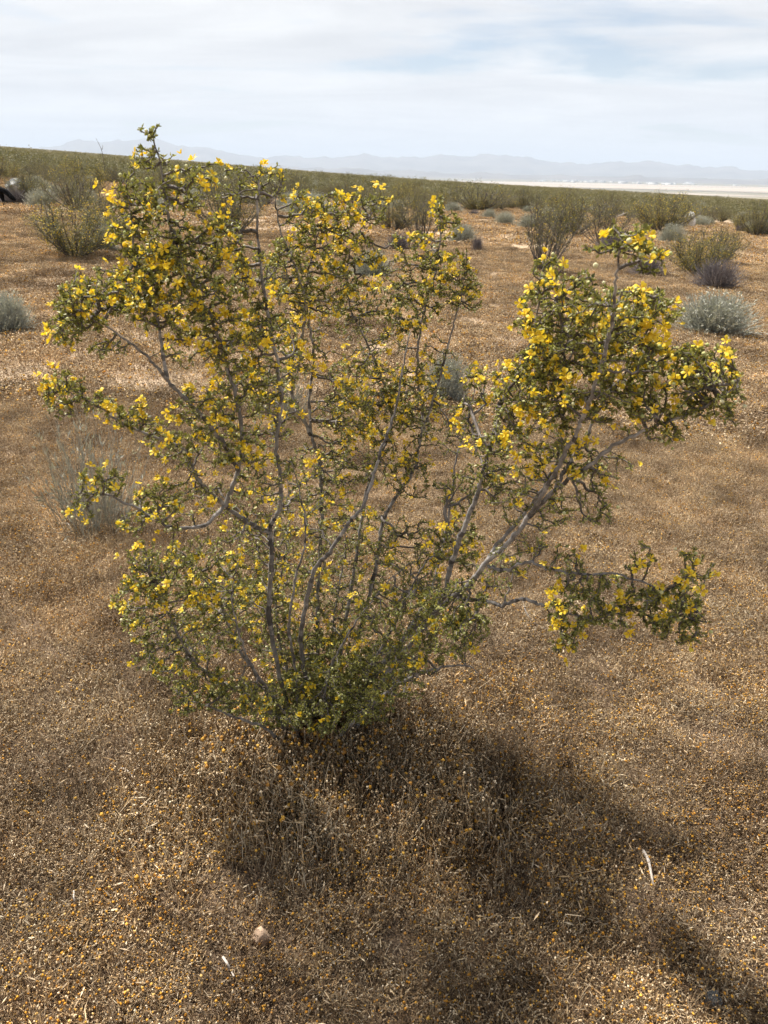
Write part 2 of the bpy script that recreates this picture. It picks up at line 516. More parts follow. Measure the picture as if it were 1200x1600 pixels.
def ridge(name, prof, dist, seed, depth, rough):
    """prof: (px, height px above the level horizon); a real range of that height at that distance"""
    rs = np.random.default_rng(seed)
    xs = np.array([p[0] for p in prof], float); hs = np.array([p[1] for p in prof], float)
    n = 420; px = np.linspace(xs[0], xs[-1], n)
    h = np.interp(px, xs, hs)
    for f in (7, 13, 23, 41, 73, 120): h += rough * (1.0 if f < 10 else 2.6) * 11 / f ** .85 * (.7 - 2 * np.abs(np.sin(px / 1200 * f * 3.14 + rs.uniform(0, 6)))) * rs.uniform(.5, 1)
    az = np.arctan((px - 600) / FPX / math.cos(R(PITCH)))
    H = np.maximum(h, 0.5) / FPX * math.cos(R(PITCH)) * dist * 1.0
    rows = []
    m = 14
    for s in np.linspace(-1, 1, m):
        rr = dist + s * depth
        prof_s = (1 - abs(s)) ** 0.85
        wob = 1 + 0.25 * np.sin(px / 1200 * 60 + s * 9 + seed) * (1 - prof_s)
        z = VALLEY - 5 + (H + 75) * prof_s * np.where(abs(s) < .04, 1, wob)
        rows.append(np.stack([rr * np.sin(az), rr * np.cos(az), z], -1))
    V = np.vstack(rows); ii = np.arange(m - 1)[:, None] * n; jj = np.arange(n - 1)[None, :]
    F = np.stack([ii + jj, ii + jj + 1, ii + n + jj + 1, ii + n + jj], -1).reshape(-1, 4)
    o = obj(name, np_mesh(name, V, [F], M['mount'], smooth=True)); prop(o, kind='structure'); return o
ridge('far_mountain_range', [(-500, 16), (-100, 20), (100, 24), (190, 34), (290, 46), (340, 36), (400, 25), (480, 24), (560, 26), (650, 30), (720, 31), (790, 30), (840, 20), (900, 26), (980, 24), (1060, 16), (1150, 18), (1250, 14), (1400, 20), (1800, 12)], 24000, 4, 3200, 1.0)
ridge('low_desert_hills', [(-500, 4), (200, 6), (380, 9), (460, 10), (540, 7), (620, 6), (760, 3), (900, 3), (1050, 2), (1200, 4), (1500, 2), (1800, 3)], 15500, 9, 1800, 0.6)

# ------------------------------------------------------------------ scatter of prototypes (only for stuff)
def scatter(name, pts, rot, scl, pick, protos):
    c = bpy.data.collections.new(name + '_pieces')
    for o in protos: c.objects.link(o)
    me = bpy.data.meshes.new(name)
    me.vertices.add(len(pts)); me.vertices.foreach_set('co', np.asarray(pts, np.float32).ravel())
    a = me.attributes.new('rot', 'FLOAT_VECTOR', 'POINT'); a.data.foreach_set('vector', np.asarray(rot, np.float32).ravel())
    a = me.attributes.new('scl', 'FLOAT_VECTOR', 'POINT'); a.data.foreach_set('vector', np.asarray(scl, np.float32).ravel())
    a = me.attributes.new('pick', 'INT', 'POINT'); a.data.foreach_set('value', np.asarray(pick, np.int32))
    o = obj(name, me)
    ng = bpy.data.node_groups.new(name, 'GeometryNodeTree')
    ng.interface.new_socket('Geometry', in_out='INPUT', socket_type='NodeSocketGeometry')
    ng.interface.new_socket('Geometry', in_out='OUTPUT', socket_type='NodeSocketGeometry')
    N, L = ng.nodes, ng.links
    gi, go = N.new('NodeGroupInput'), N.new('NodeGroupOutput')
    ip = N.new('GeometryNodeInstanceOnPoints'); ip.inputs['Pick Instance'].default_value = True
    ci = N.new('GeometryNodeCollectionInfo'); ci.inputs['Collection'].default_value = c
    ci.inputs['Separate Children'].default_value = True; ci.inputs['Reset Children'].default_value = True
    def na(t, n):
        q = N.new('GeometryNodeInputNamedAttribute'); q.data_type = t; q.inputs['Name'].default_value = n
        return q.outputs['Attribute']
    e2r = N.new('FunctionNodeEulerToRotation'); L.new(na('FLOAT_VECTOR', 'rot'), e2r.inputs[0])
    L.new(gi.outputs[0], ip.inputs['Points']); L.new(ci.outputs[0], ip.inputs['Instance'])
    L.new(na('INT', 'pick'), ip.inputs['Instance Index']); L.new(e2r.outputs[0], ip.inputs['Rotation'])
    L.new(na('FLOAT_VECTOR', 'scl'), ip.inputs['Scale']); L.new(ip.outputs[0], go.inputs[0])
    md = o.modifiers.new('scatter', 'NODES'); md.node_group = ng
    prop(o, kind='stuff')
    return o

# ------------------------------------------------------------------ background bushes: prototypes
def bush_proto(seed, width, height, n_stems, n_leaf, leaf, n_flower, openness=0.05, lean=0.0):
    """creosote seen from afar: returns mesh data for stems, foliage, flowers"""
    global rng
    keep = rng; rng = np.random.default_rng(seed)
    A, B, ra, rb = [], [], [], []
    tips, tdir = [], []
    for s in range(n_stems):
        az = rng.uniform(0, 2 * math.pi); sp = rng.uniform(0.15, 1.0)
        end = np.array([math.cos(az) * sp * width * 0.5 + lean, math.sin(az) * sp * width * 0.5, height * rng.uniform(0.72, 1.0) * (1 - 0.42 * sp ** 2.2)])
        st = np.array([math.cos(az) * 0.06, math.sin(az) * 0.06, -0.03])
        ctl = st * 0.45 + end * 0.55 + np.array([math.cos(az), math.sin(az), 0]) * 0.06 * width - np.array([0, 0, 0.05 * height])
        t = np.linspace(0, 1, 9)[:, None]
        P = (1 - t) ** 2 * st + 2 * t * (1 - t) * ctl + t ** 2 * end + rng.normal(size=(9, 3)) * 0.018 * t
        r = np.linspace(0.014, 0.004, 9)
        A.append(P[:-1]); B.append(P[1:]); ra.append(r[:-1]); rb.append(r[1:])
        for q in range(12):
            f = rng.uniform(0.12 + 0.4 * openness, 1.0); ii = min(int(f * 8), 7)
            b0 = P[ii] * (1 - (f * 8 - ii)) + P[ii + 1] * (f * 8 - ii)
            d = nrm((rand_dirs(1)[0] * 0.8 + nrm(end - st) * 0.7 + np.array([0, 0, 0.35]))[None])[0]
            ln_ = rng.uniform(0.10, 0.30) * width * 0.7
            e = b0 + d * ln_
            mid_ = (b0 + e) / 2 + rand_dirs(1)[0] * 0.03
            A.append(np.array([b0, mid_])); B.append(np.array([mid_, e])); ra.append(np.array([.005, .004])); rb.append(np.array([.004, .002]))
            tips.append((b0, mid_, e))
    A = np.vstack(A); B = np.vstack(B); ra = np.concatenate(ra); rb = np.concatenate(rb)
    sv, sf = prisms(A, B, ra, rb, 4)
    T = np.array(tips)
    pick = rng.integers(0, len(T), n_leaf); u = rng.uniform(0.1, 1.05, n_leaf)[:, None]
    C = np.where(u < .5, T[pick, 0] + (T[pick, 1] - T[pick, 0]) * 2 * u, T[pick, 1] + (T[pick, 2] - T[pick, 1]) * (2 * u - 1))
    C = C + rng.normal(size=(n_leaf, 3)) * 0.032 * width
    C[:, 2] = np.maximum(C[:, 2], 0.05)
    fit = np.array([width * .5 / np.quantile(np.abs(C[:, 0] - lean), .985)] * 2 + [height / np.quantile(C[:, 2], .993)])
    C = C * fit; sv = sv * fit
    D = nrm(rand_dirs(n_leaf) + np.array([0, 0, 0.4]))
    lv, lf = kites(C, D, rand_dirs(n_leaf), leaf * rng.uniform(.7, 1.4, n_leaf), leaf * .55 * rng.uniform(.8, 1.3, n_leaf))
    tint = np.clip(rng.normal(0.45, 0.22, n_leaf), 0, 1)
    fl = None
    if n_flower:
        w = rng.integers(0, n_leaf, n_flower)
        Cf = C[w] + rng.normal(size=(n_flower, 3)) * 0.02 + np.array([0, 0, .015])
        fv, ff = kites(Cf, rand_dirs(n_flower), rand_dirs(n_flower), np.full(n_flower, leaf * 1.15), np.full(n_flower, leaf * 0.95))
        fl = np_mesh('flowers', fv, [ff], M['petal'], face_f={'tint': np.repeat(rng.uniform(.2, 1, n_flower), 2)})
    out = (np_mesh('stems', sv, [sf], M['twig']), np_mesh('foliage', lv, [lf], M['bgleaf'], face_f={'tint': np.repeat(tint, 2)}), fl)
    rng = keep
    return out

def tuft_proto(seed, n, mat, spread, thick, curve, segs=3, tmean=0.5, branch=0.0, foot=.16):
    """grey shrub of unit width and height: many thin upcurved shoots from one crown"""
    global rng
    keep = rng; rng = np.random.default_rng(seed)
    az = rng.uniform(0, 2 * math.pi, n); th = np.abs(rng.normal(0, spread, n)); th = np.clip(th, 0, 1.45)
    L = rng.uniform(0.55, 1.0, n) * (1 - 0.12 * th)
    st = np.stack([np.cos(az) * rng.uniform(0, foot, n), np.sin(az) * rng.uniform(0, foot, n), np.full(n, -.02)], -1)
    pts = [st]; d = np.stack([np.sin(th) * np.cos(az), np.sin(th) * np.sin(az), np.cos(th)], -1)
    for s in range(segs):
        d = nrm(d + rng.normal(size=(n, 3)) * 0.20 + np.array([0, 0, curve]))
        pts.append(pts[-1] + d * (L / segs)[:, None] * np.array([.62, .62, 1.0]))
    A = np.vstack(pts[:-1]); B = np.vstack(pts[1:])
    tl = np.concatenate([np.full(n, thick * (1 - 0.75 * s / segs)) for s in range(segs)])
    te = np.concatenate([np.full(n, thick * (1 - 0.75 * (s + 1) / segs)) for s in range(segs)])
    V, F = prisms(A, B, tl, te, 3)
    tint = np.tile(np.clip(rng.normal(tmean, .2, n), 0, 1), segs)
    tint = np.repeat(tint, 3)
    parts = [(V, [F])]; tt = [tint]
    if branch:                                            # fine leaves along the shoots
        k = int(n * branch); w = rng.integers(n // 2, len(A), k); u = rng.uniform(0, 1, k)[:, None]
        C = A[w] + (B[w] - A[w]) * u
        lv, lf = kites(C, nrm(nrm(B[w] - A[w]) + rand_dirs(k) * .7), rand_dirs(k), rng.uniform(.03, .07, k), rng.uniform(.010, .018, k))
        parts.append((lv, [lf])); tt.append(np.repeat(np.clip(rng.normal(tmean + .1, .2, k), 0, 1), 2))
    V, Fs = join(parts)
    wq = np.quantile(np.abs(V[:, 0]), .99); hq = np.quantile(V[:, 2], .9985)
    V = V * np.array([.5 / wq, .5 / wq, 1 / hq])
    me = np_mesh('shoots', V, Fs, mat, face_f={'tint': np.concatenate(tt)})
    rng = keep
    return me

BUSH = [bush_proto(21, 1.6, 1.3, 30, 19000, 0.021, 1300), bush_proto(22, 1.7, 1.35, 32, 14000, 0.021, 300),
        bush_proto(23, 1.5, 1.45, 28, 10000, 0.021, 150, 0.3), bush_proto(24, 1.8, 1.25, 34, 14000, 0.021, 350),
        bush_proto(25, 1.5, 1.4, 28, 4200, 0.021, 120, 0.8)]
SAGE = [tuft_proto(31, 1100, M['sage'], 0.95, 0.006, 0.16, 3, 0.5, 5.0), tuft_proto(32, 1000, M['sage'], 1.1, 0.006, 0.12, 3, 0.35, 5.0),
        tuft_proto(33, 210, M['wisp'], 0.85, 0.0034, 0.07, 4, 0.55, 2.2, .30), tuft_proto(34, 750, M['deadtwig'], 0.95, 0.007, 0.04, 4, 0.45)]

def put_bush(k, px, py, wpx, hpx, label, group=None, rz=0.0, name='creosote_bush', p=None, s=None):
    if p is None:
        p, D = on_ground(px, py)
        w, h = size_at(p, wpx, hpx)
        bw = (1.6, 1.7, 1.5, 1.8, 1.5)[k]; bh = (1.3, 1.35, 1.45, 1.25, 1.4)[k]
        s = (w / bw, w / bw, h / bh)
    e = empty(name, p); e.rotation_euler.z = rz; e.scale = s
    prop(e, label, 'shrub', group)
    st, fo, fl = BUSH[k]
    prop(obj('stems', st, e), kind='stuff'); prop(obj('foliage', fo, e), kind='stuff')
    if fl is not None: prop(obj('flowers', fl, e), kind='stuff')
    return e

def put_sage(k, px, py, wpx, hpx, label, cat='shrub', group=None, rz=0.0, name='sagebrush'):
    p, D = on_ground(px, py)
    w, h = size_at(p, wpx, hpx)
    e = obj(name, SAGE[k]); e.location = p; e.rotation_euler.z = rz
    e.scale = (w, w, h); prop(e, label, cat, group, None)
    return e

put_bush(0, 118, 402, 145, 86, 'olive creosote bush full of yellow flowers in the left clearing', rz=1.0)
put_bush(3, 182, 376, 95, 74, 'dark green creosote bush just behind the yellow flowered one at left', rz=2.2)
put_bush(1, 362, 368, 130, 88, 'dark creosote bush seen through the upper left of the big bush', rz=0.4)
put_bush(1, 614, 362, 95, 62, 'olive creosote bush behind the middle top of the big bush', rz=3.0)
put_bush(4, 660, 378, 75, 66, 'thin twiggy creosote bush beside the narrow upright tip of the big bush', rz=0.0)
put_bush(4, 848, 425, 115, 105, 'sparse half bare creosote bush with long open stems at the clearing edge', rz=1.3)
put_bush(1, 893, 368, 135, 66, 'broad olive creosote bush behind the sparse half bare one', rz=0.3)
put_bush(4, 940, 384, 95, 70, 'thin greyish creosote bush below the white rock', rz=2.1)
put_bush(0, 1032, 362, 100, 58, 'yellowish creosote bush left of the striped white boulder', rz=0.9)
put_bush(0, 1093, 432, 105, 72, 'bright flowering creosote bush behind the grey dry shrub at right', rz=2.7)
put_bush(2, 1128, 412, 60, 52, 'green creosote bush with a branch leaning right, beside the flowering one', rz=0.5)
put_bush(3, 748, 330, 110, 38, 'wide dark creosote bush at the far edge of the clearing', rz=0.0)
put_bush(1, 45, 318, 70, 55, 'creosote bush standing behind the grey boulder at the left edge', rz=4.0)
put_bush(2, 120, 330, 90, 60, 'creosote bush right of the small pale boulder at left', rz=5.0)

put_sage(0, 12, 520, 80, 66, 'round grey sagebrush cut by the left edge')
put_sage(2, 150, 822, 175, 190, 'wispy grey green shrub behind the lowest left flowering branch')
put_sage(1, 580, 434, 68, 44, 'dark grey green sagebrush behind the middle of the big bush')
put_sage(3, 622, 391, 44, 30, 'small dark grey dry shrub above the sagebrush in the middle', name='dry_shrub')
put_sage(1, 722, 380, 44, 32, 'grey sagebrush behind the narrow upright tip of the big bush')
put_sage(0, 696, 628, 66, 76, 'pale sagebrush in the gap left of the right limb')
put_sage(2, 452, 650, 80, 85, 'pale wispy shrub seen between the tall middle stems')
put_sage(0, 1112, 520, 118, 64, 'large pale grey green sagebrush at right')
put_sage(3, 1118, 450, 80, 48, 'grey leafless dry shrub above the large pale sagebrush', name='dry_shrub')
put_sage(1, 1195, 368, 44, 26, 'sagebrush cut by the right edge')
put_sage(1, 1160, 350, 34, 20, 'small grey sagebrush left of a pair by the right edge')
put_sage(0, 1184, 348, 26, 18, 'smallest grey sagebrush close to the right edge')
put_sage(1, 1048, 380, 44, 32, 'grey sagebrush left of the bright flowering creosote')
put_sage(1, 764, 342, 24, 16, 'leftmost of the small grey sagebrushes on the far clearing')
put_sage(0, 788, 352, 32, 22, 'second small grey sagebrush on the far clearing')
put_sage(1, 826, 358, 40, 26, 'low spreading grey sagebrush at the foot of the scrub')
put_sage(0, 856, 350, 36, 26, 'grey sagebrush under the broad olive creosote')
put_sage(1, 478, 338, 80, 40, 'grey sagebrush behind the flowering top in the middle')
put_sage(1, 158, 394, 56, 52, 'grey sagebrush tucked behind the yellow flowered creosote')
put_sage(3, 962, 396, 60, 40, 'tangled pale leafless shrub behind the highest right tip', name='dry_shrub')
put_sage(3, 1010, 432, 60, 34, 'low dry twiggy shrub left of the grey dry shrub', name='dry_shrub')
put_sage(3, 745, 392, 20, 24, 'tiny dry sprig alone on the tan clearing', name='dry_shrub')
put_sage(3, 70, 322, 54, 26, 'purplish grey dry shrub under the small pale boulder', name='dry_shrub')
put_sage(3, 22, 318, 60, 26, 'brown dry shrub at the foot of the grey boulder', name='dry_shrub')

# the nearest bushes of the scrub belt: individuals
def scrub_start(x, y):
    a = np.arctan2(x, y)
    return 27 + 18 * np.clip((a + 0.40) / 0.75, 0, 1) + 3.0 * np.sin(a * 23) + 2 * np.sin(a * 51 + 1)
cnt = 0; tries = 0; taken = []
while cnt < 230 and tries < 8000:
    tries += 1
    a = rng.uniform(-0.56, 0.56); r = 0.0
    st_ = float(scrub_start(math.sin(a), math.cos(a))); r = st_ * (.8 + .2 * rng.uniform()) + (90 - st_) * rng.uniform(0, 1) ** 1.8
    x, y = r * math.sin(a), r * math.cos(a)
    if (r < st_ and rng.uniform() < .55) or (a < -0.40 and r < 34): continue
    if any((x - q[0]) ** 2 + (y - q[1]) ** 2 < 2.0 for q in taken): continue
    taken.append((x, y)); cnt += 1
    s = rng.uniform(0.6, 1.0)
    kb = int(rng.integers(0, 5)); look = ('yellow speckled', 'dense olive', 'tall narrow', 'broad low', 'thin open twigged')[kb]
    where = 'below the left slope' if a < -0.2 else ('behind the middle of the big bush' if a < 0.12 else 'beyond the right clearing')
    put_bush(kb, 0, 0, 0, 0, look + ' creosote bush of the scrub belt ' + where, look + ' creosote bushes of the scrub belt ' + where, rz=rng.uniform(0, 6.28),
             p=(x, y, float(G(x, y)) - 0.03), s=(s * rng.uniform(.9, 1.15), s * rng.uniform(.9, 1.15), s * rng.uniform(.65, 1.0)))
cnt = 0
while cnt < 60:
    a = rng.uniform(-0.56, 0.56); r = rng.uniform(0.86, 1.35)
    x, y = math.sin(a), math.cos(a); r *= scrub_start(x, y); x *= r; y *= r
    if r < 18 or any((x - q[0]) ** 2 + (y - q[1]) ** 2 < 1.2 for q in taken): continue
    taken.append((x, y)); cnt += 1
    k = int(rng.choice([0, 1, 1, 3])); s = rng.uniform(.45, .95)
    e = obj('sagebrush' if k != 3 else 'dry_shrub', SAGE[k]); e.location = (x, y, float(G(x, y)) - .02); e.scale = (s * 1.1, s * 1.1, s * .62); e.rotation_euler.z = rng.uniform(0, 6)
    prop(e, 'low grey sagebrush along the near edge of the scrub belt' if k != 3 else 'low grey dry shrub along the near edge of the scrub belt', 'shrub',
         'low grey shrubs along the scrub belt' if k != 3 else 'low dry shrubs along the scrub belt')

# the rest of the belt up to the skyline: one mass
n_far = 24000
fa = rng.uniform(-0.68, 0.68, n_far); fr = 45 * (2600 / 45) ** rng.uniform(0, 1, n_far) ** 0.9
fx, fy = fr * np.sin(fa), fr * np.cos(fa)
ok = fr > 1.3 * scrub_start(fx, fy)
fx, fy, fr = fx[ok], fy[ok], fr[ok]
fz = G(fx, fy) - 0.05
ok = fz > VALLEY + 3
fx, fy, fz, fr = fx[ok], fy[ok], fz[ok], fr[ok]
lods = []
for q in range(5):
    st, fo, fl = bush_proto(60 + q, 1.7, 1.3, 12, 900, 0.075, (40, 10, 0, 20, 0)[q])
    vs_, fs_, ms_, tn = [], [], [], []
    fo.materials[0] = M['farleaf']
    o = bpy.data.objects.new('far_creosote_%d' % q, fo); lods.append(o)
n_b = len(lods)
for q in range(2):
    lods.append(bpy.data.objects.new('far_sage_%d' % q, tuft_proto(70 + q, 220, M['sage'], 1.0, 0.02, 0.1, 2, 0.3)))
n = len(fx)
pick = np.where(rng.uniform(size=n) < np.where(fr < 200, 0.2, 0.12), rng.integers(5, 7, n), rng.integers(0, 5, n))
grow = 1 + np.clip((fr - 300) / 1500, 0, 1) * 0.3
sc = rng.uniform(0.7, 1.1, n) * grow
scl = np.stack([sc * 1.15, sc * 1.15, sc * rng.uniform(.38, .95, n) / grow], -1)
scatter('desert_scrub', np.stack([fx, fy, fz], -1), np.stack([np.zeros(n), np.zeros(n), rng.uniform(0, 6.28, n)], -1), scl, pick, lods)

# ------------------------------------------------------------------ mat of dried annuals
STRAW = np.array([[0.63, 0.51, 0.34], [0.54, 0.42, 0.26], [0.45, 0.325, 0.18], [0.77, 0.67, 0.50], [0.30, 0.21, 0.12], [0.43, 0.35, 0.25], [0.15, 0.10, 0.06]])
GOLD = np.array([[0.72, 0.40, 0.06], [0.78, 0.48, 0.10], [0.62, 0.31, 0.05], [0.70, 0.48, 0.18], [0.50, 0.27, 0.07]])
def mat_proto(seed, size, n, hmin, hmax, head, gold, blades, thick, wp=None, lean=.45):
    rs = np.random.default_rng(seed)
    global rng
    keep = rng; rng = rs
    base = np.zeros((n, 3)); base[:, :2] = rs.uniform(-.5, .5, (n, 2)) * size
    h = rs.uniform(hmin, hmax, n)
    tip = base + np.stack([rs.normal(0, lean, n) * h, rs.normal(0, lean, n) * h, h], -1)
    mid = (base + tip) / 2 + rs.normal(size=(n, 3)) * h[:, None] * .14
    base[:, 2] -= .004
    parts, cols = [], []
    ic = rs.choice(len(STRAW), n, p=wp)
    c0 = STRAW[ic] * rs.uniform(.75, 1.2, (n, 1))
    w = np.full(n, thick)
    for A, B in ((base, mid), (mid, tip)):
        V, F = prisms(A, B, w, w * .7, 3); parts.append((V, [F])); cols.append(np.repeat(c0, 3, 0))
    # seed heads: small 6-vertex bipyramids, a few of them golden
    hr = head * rs.uniform(.4, 1.5, n); isg = rs.uniform(size=n) < gold
    hr = np.where(isg, np.maximum(hr, head * .8) * 1.75, hr)
    hd = nrm(nrm(tip - mid) + rs.normal(size=(n, 3)) * .3); u, v = frames(hd)
    el = np.where(isg, .8, rs.uniform(.9, 2.3, n))[:, None] * hr[:, None]
    Vh = np.stack([tip - hd * el * .6, tip + u * hr[:, None], tip + v * hr[:, None], tip - u * hr[:, None], tip - v * hr[:, None], tip + hd * el], 1).reshape(-1, 3)
    i6 = np.arange(n)[:, None] * 6
    tri = np.array([[0, 2, 1], [0, 3, 2], [0, 4, 3], [0, 1, 4], [5, 1, 2], [5, 2, 3], [5, 3, 4], [5, 4, 1]])
    Fh = (i6[:, :, None] + tri[None]).reshape(-1, 3)
    ch = np.where(isg[:, None], GOLD[rs.integers(0, 5, n)] * rs.uniform(.75, 1.1, (n, 1)), STRAW[rs.choice(len(STRAW), n, p=wp)] * rs.uniform(.8, 1.25, (n, 1)))
    # curled dry leaves and broken bits
    k = int(n * blades)
    Cb = np.zeros((k, 3)); Cb[:, :2] = rs.uniform(-.5, .5, (k, 2)) * size; Cb[:, 2] = rs.uniform(0, hmax * .75, k)
    L = rs.uniform(.25, 1.0, k) ** 1.3 * np.minimum((hmin + hmax) * .45, .034)
    D = nrm(rand_dirs(k) + np.array([0, 0, .35]))
    Vk, Fk = kites(Cb, D, nrm(rand_dirs(k) + np.array([-.3, .2, .6])), L, np.maximum(np.minimum(L, .022) * rs.uniform(.08, .20, k), thick * 2))
    ck = np.repeat(STRAW[rs.choice(len(STRAW), k, p=wp)] * rs.uniform(.7, 1.2, (k, 1)), 2, 0)
    quads_c = np.vstack(cols + [ck]); parts.append((Vk, [Fk])); parts.append((Vh, [Fh]))
    V, Fs = join(parts)                                    # triangles (heads) come first, then quads in order
    me = np_mesh('mat', V, Fs, M['dry'], face_col=np.vstack([np.repeat(ch, 8, 0), quads_c]))
    rng = keep
    return me

BROWN = [.12, .14, .20, .10, .22, .08, .14]
protos = []
def add_proto(tag_, me):
    o = bpy.data.objects.new('%02d_%s' % (len(protos), tag_), me); protos.append(o); return len(protos) - 1
ID = {'brown': [], 'plain': [], 'gold': [], 'tall': [], 'coarse': [], 'coarsegold': [], 'far': []}
for q in range(6): ID['plain'].append(add_proto('plain', mat_proto(100 + q, .14, 220, .008, .032, .0015, .06, 1.6, .0005, None, .5)))
for q in range(4): ID['gold'].append(add_proto('gold', mat_proto(120 + q, .14, 200, .010, .038, .0016, .28, 1.5, .0005, BROWN, .45)))
for q in range(4): ID['brown'].append(add_proto('brown', mat_proto(130 + q, .14, 210, .009, .038, .0015, .09, 1.6, .0005, BROWN, .45)))
for q in range(4): ID['tall'].append(add_proto('tall', mat_proto(140 + q, .10, 38, .030, .095, .0021, .04, .6, .0007, None, .20)))
for q in range(3): ID['coarse'].append(add_proto('coarse', mat_proto(160 + q, .42, 420, .015, .05, .0042, .05, 2, .0012)))
for q in range(2): ID['coarsegold'].append(add_proto('coarsegold', mat_proto(170 + q, .42, 420, .015, .05, .0042, .12, 2, .0012)))
for q in range(3): ID['far'].append(add_proto('far', mat_proto(180 + q, 1.1, 320, .02, .07, .010, .08, 2, .003)))

BASE0, _ = on_ground(482, 1168)                             # foot of the big creosote
def lown(x, y, s, ph):
    return (np.sin(x * s + ph) * np.cos(y * s * 1.3 + ph * 2) + np.sin((x + y) * s * .7 + ph * 3) * .7 + np.sin((x * 1.7 - y) * s * .45 + ph) * .6) / 2.3

PX, PR, PS, PK = [], [], [], []
def lay(x, y, ids, sc, tilt=.05):
    n = len(x)
    PX.append(np.stack([x, y, G(x, y)], -1)); PR.append(np.stack([rng.normal(0, tilt, n), rng.normal(0, tilt, n), rng.uniform(0, 6.28, n)], -1))
    PS.append(np.stack([sc, sc, sc * rng.uniform(.75, 1.2, n)], -1)); PK.append(ids)
def jgrid(x0, x1, y0, y1, s):
    X, Y = np.meshgrid(np.arange(x0, x1, s), np.arange(y0, y1, s)); X = X.ravel(); Y = Y.ravel()
    return X + rng.uniform(-.5, .5, len(X)) * s, Y + rng.uniform(-.5, .5, len(X)) * s
def gold_w(x, y):
    g = .25 + .55 * lown(x, y, 2.1, 1.3) + .25 * lown(x, y, 5.3, .4)
    for (qx, qy, qr, a) in GOLDSPOTS: g = g + a * np.exp(-((x - qx) ** 2 + (y - qy) ** 2) / qr ** 2)
    return g
GOLDSPOTS = []
for (px, py, r_, a_) in ((150, 1500, .30, .7), (330, 1350, .22, .5), (800, 1180, .20, .8), (650, 1260, .22, .5), (480, 1420, .2, .5), (780, 1380, .2, .4)):
    p, _ = on_ground(px, py); GOLDSPOTS.append((p[0], p[1], r_, a_))
# close: dense
x, y = jgrid(-4.2, 4.2, .25, 5.0, .072)
k = np.abs(x) < .60 * y + .9; x, y = x[k], y[k]
bare = lown(x, y, 1.6, 4.0) + .5 * lown(x, y, 4.4, 2.0) + np.clip((y - 2.4) * .12, 0, .5)
hollow = lown(x + .3 * lown(y, x, 5, 1.0), y, 9.0, .7) + .6 * lown(x, y, 21.0, 2.9)
k = (hollow < .50) | (rng.uniform(size=len(x)) > .62) | (y > 2.2); x, y, bare = x[k], y[k], bare[k]
k = rng.uniform(size=len(x)) > np.clip(bare * .3 - .1, 0, .2) * 0; x, y = x[k], y[k]
g_ = gold_w(x, y) - np.clip((y - 1.9) * .6, 0, .6)
pb = np.clip((1.7 - y) * 1.1 + .30 * lown(x, y, 2.4, 5.0) + .12 + .25 * np.clip(x, -1, 1), .05, .92)
low = np.where(rng.uniform(size=len(x)) < pb, rng.choice(ID['brown'], len(x)), rng.choice(ID['plain'], len(x)))
ids = np.where(rng.uniform(size=len(x)) < np.clip(g_, 0.03, .9), rng.choice(ID['gold'], len(x)), low)
lay(x, y, ids, rng.uniform(.8, 1.25, len(x)))
# tall dry stalks round the foot of the bush and in loose drifts
n = 1000
x = BASE0[0] + .10 + rng.normal(0, .22, n); y = BASE0[1] - .06 + rng.normal(0, .14, n)
lay(x, y, rng.choice(ID['tall'], n), rng.uniform(.6, 1.4, n), .08)
x, y = jgrid(-3.5, 3.5, .5, 5.5, .16); k = (lown(x, y, 2.7, 2.2) > .25) & (np.abs(x) < .6 * y + .8); x, y = x[k], y[k]
lay(x, y, rng.choice(ID['tall'], len(x)), rng.uniform(.3, .6, len(x)), .2)
# middle distance
x, y = jgrid(-14, 14, 4.8, 19, .27); k = np.abs(x) < .62 * y + 1; x, y = x[k], y[k]
k = rng.uniform(size=len(x)) > 0 * x; x, y = x[k], y[k]
ids = np.where(rng.uniform(size=len(x)) < .35 + .4 * lown(x, y, .6, 3.0), rng.choice(ID['coarsegold'], len(x)), rng.choice(ID['coarse'], len(x)))
lay(x, y, ids, rng.uniform(.8, 1.3, len(x)))
x, y = jgrid(-32, 32, 19, 50, .85); k = np.abs(x) < .62 * y + 1; x, y = x[k], y[k]
lay(x, y, rng.choice(ID['far'], len(x)), rng.uniform(.8, 1.3, len(x)))
scatter('dried_annuals', np.vstack(PX), np.vstack(PR), np.vstack(PS), np.concatenate(PK), protos)

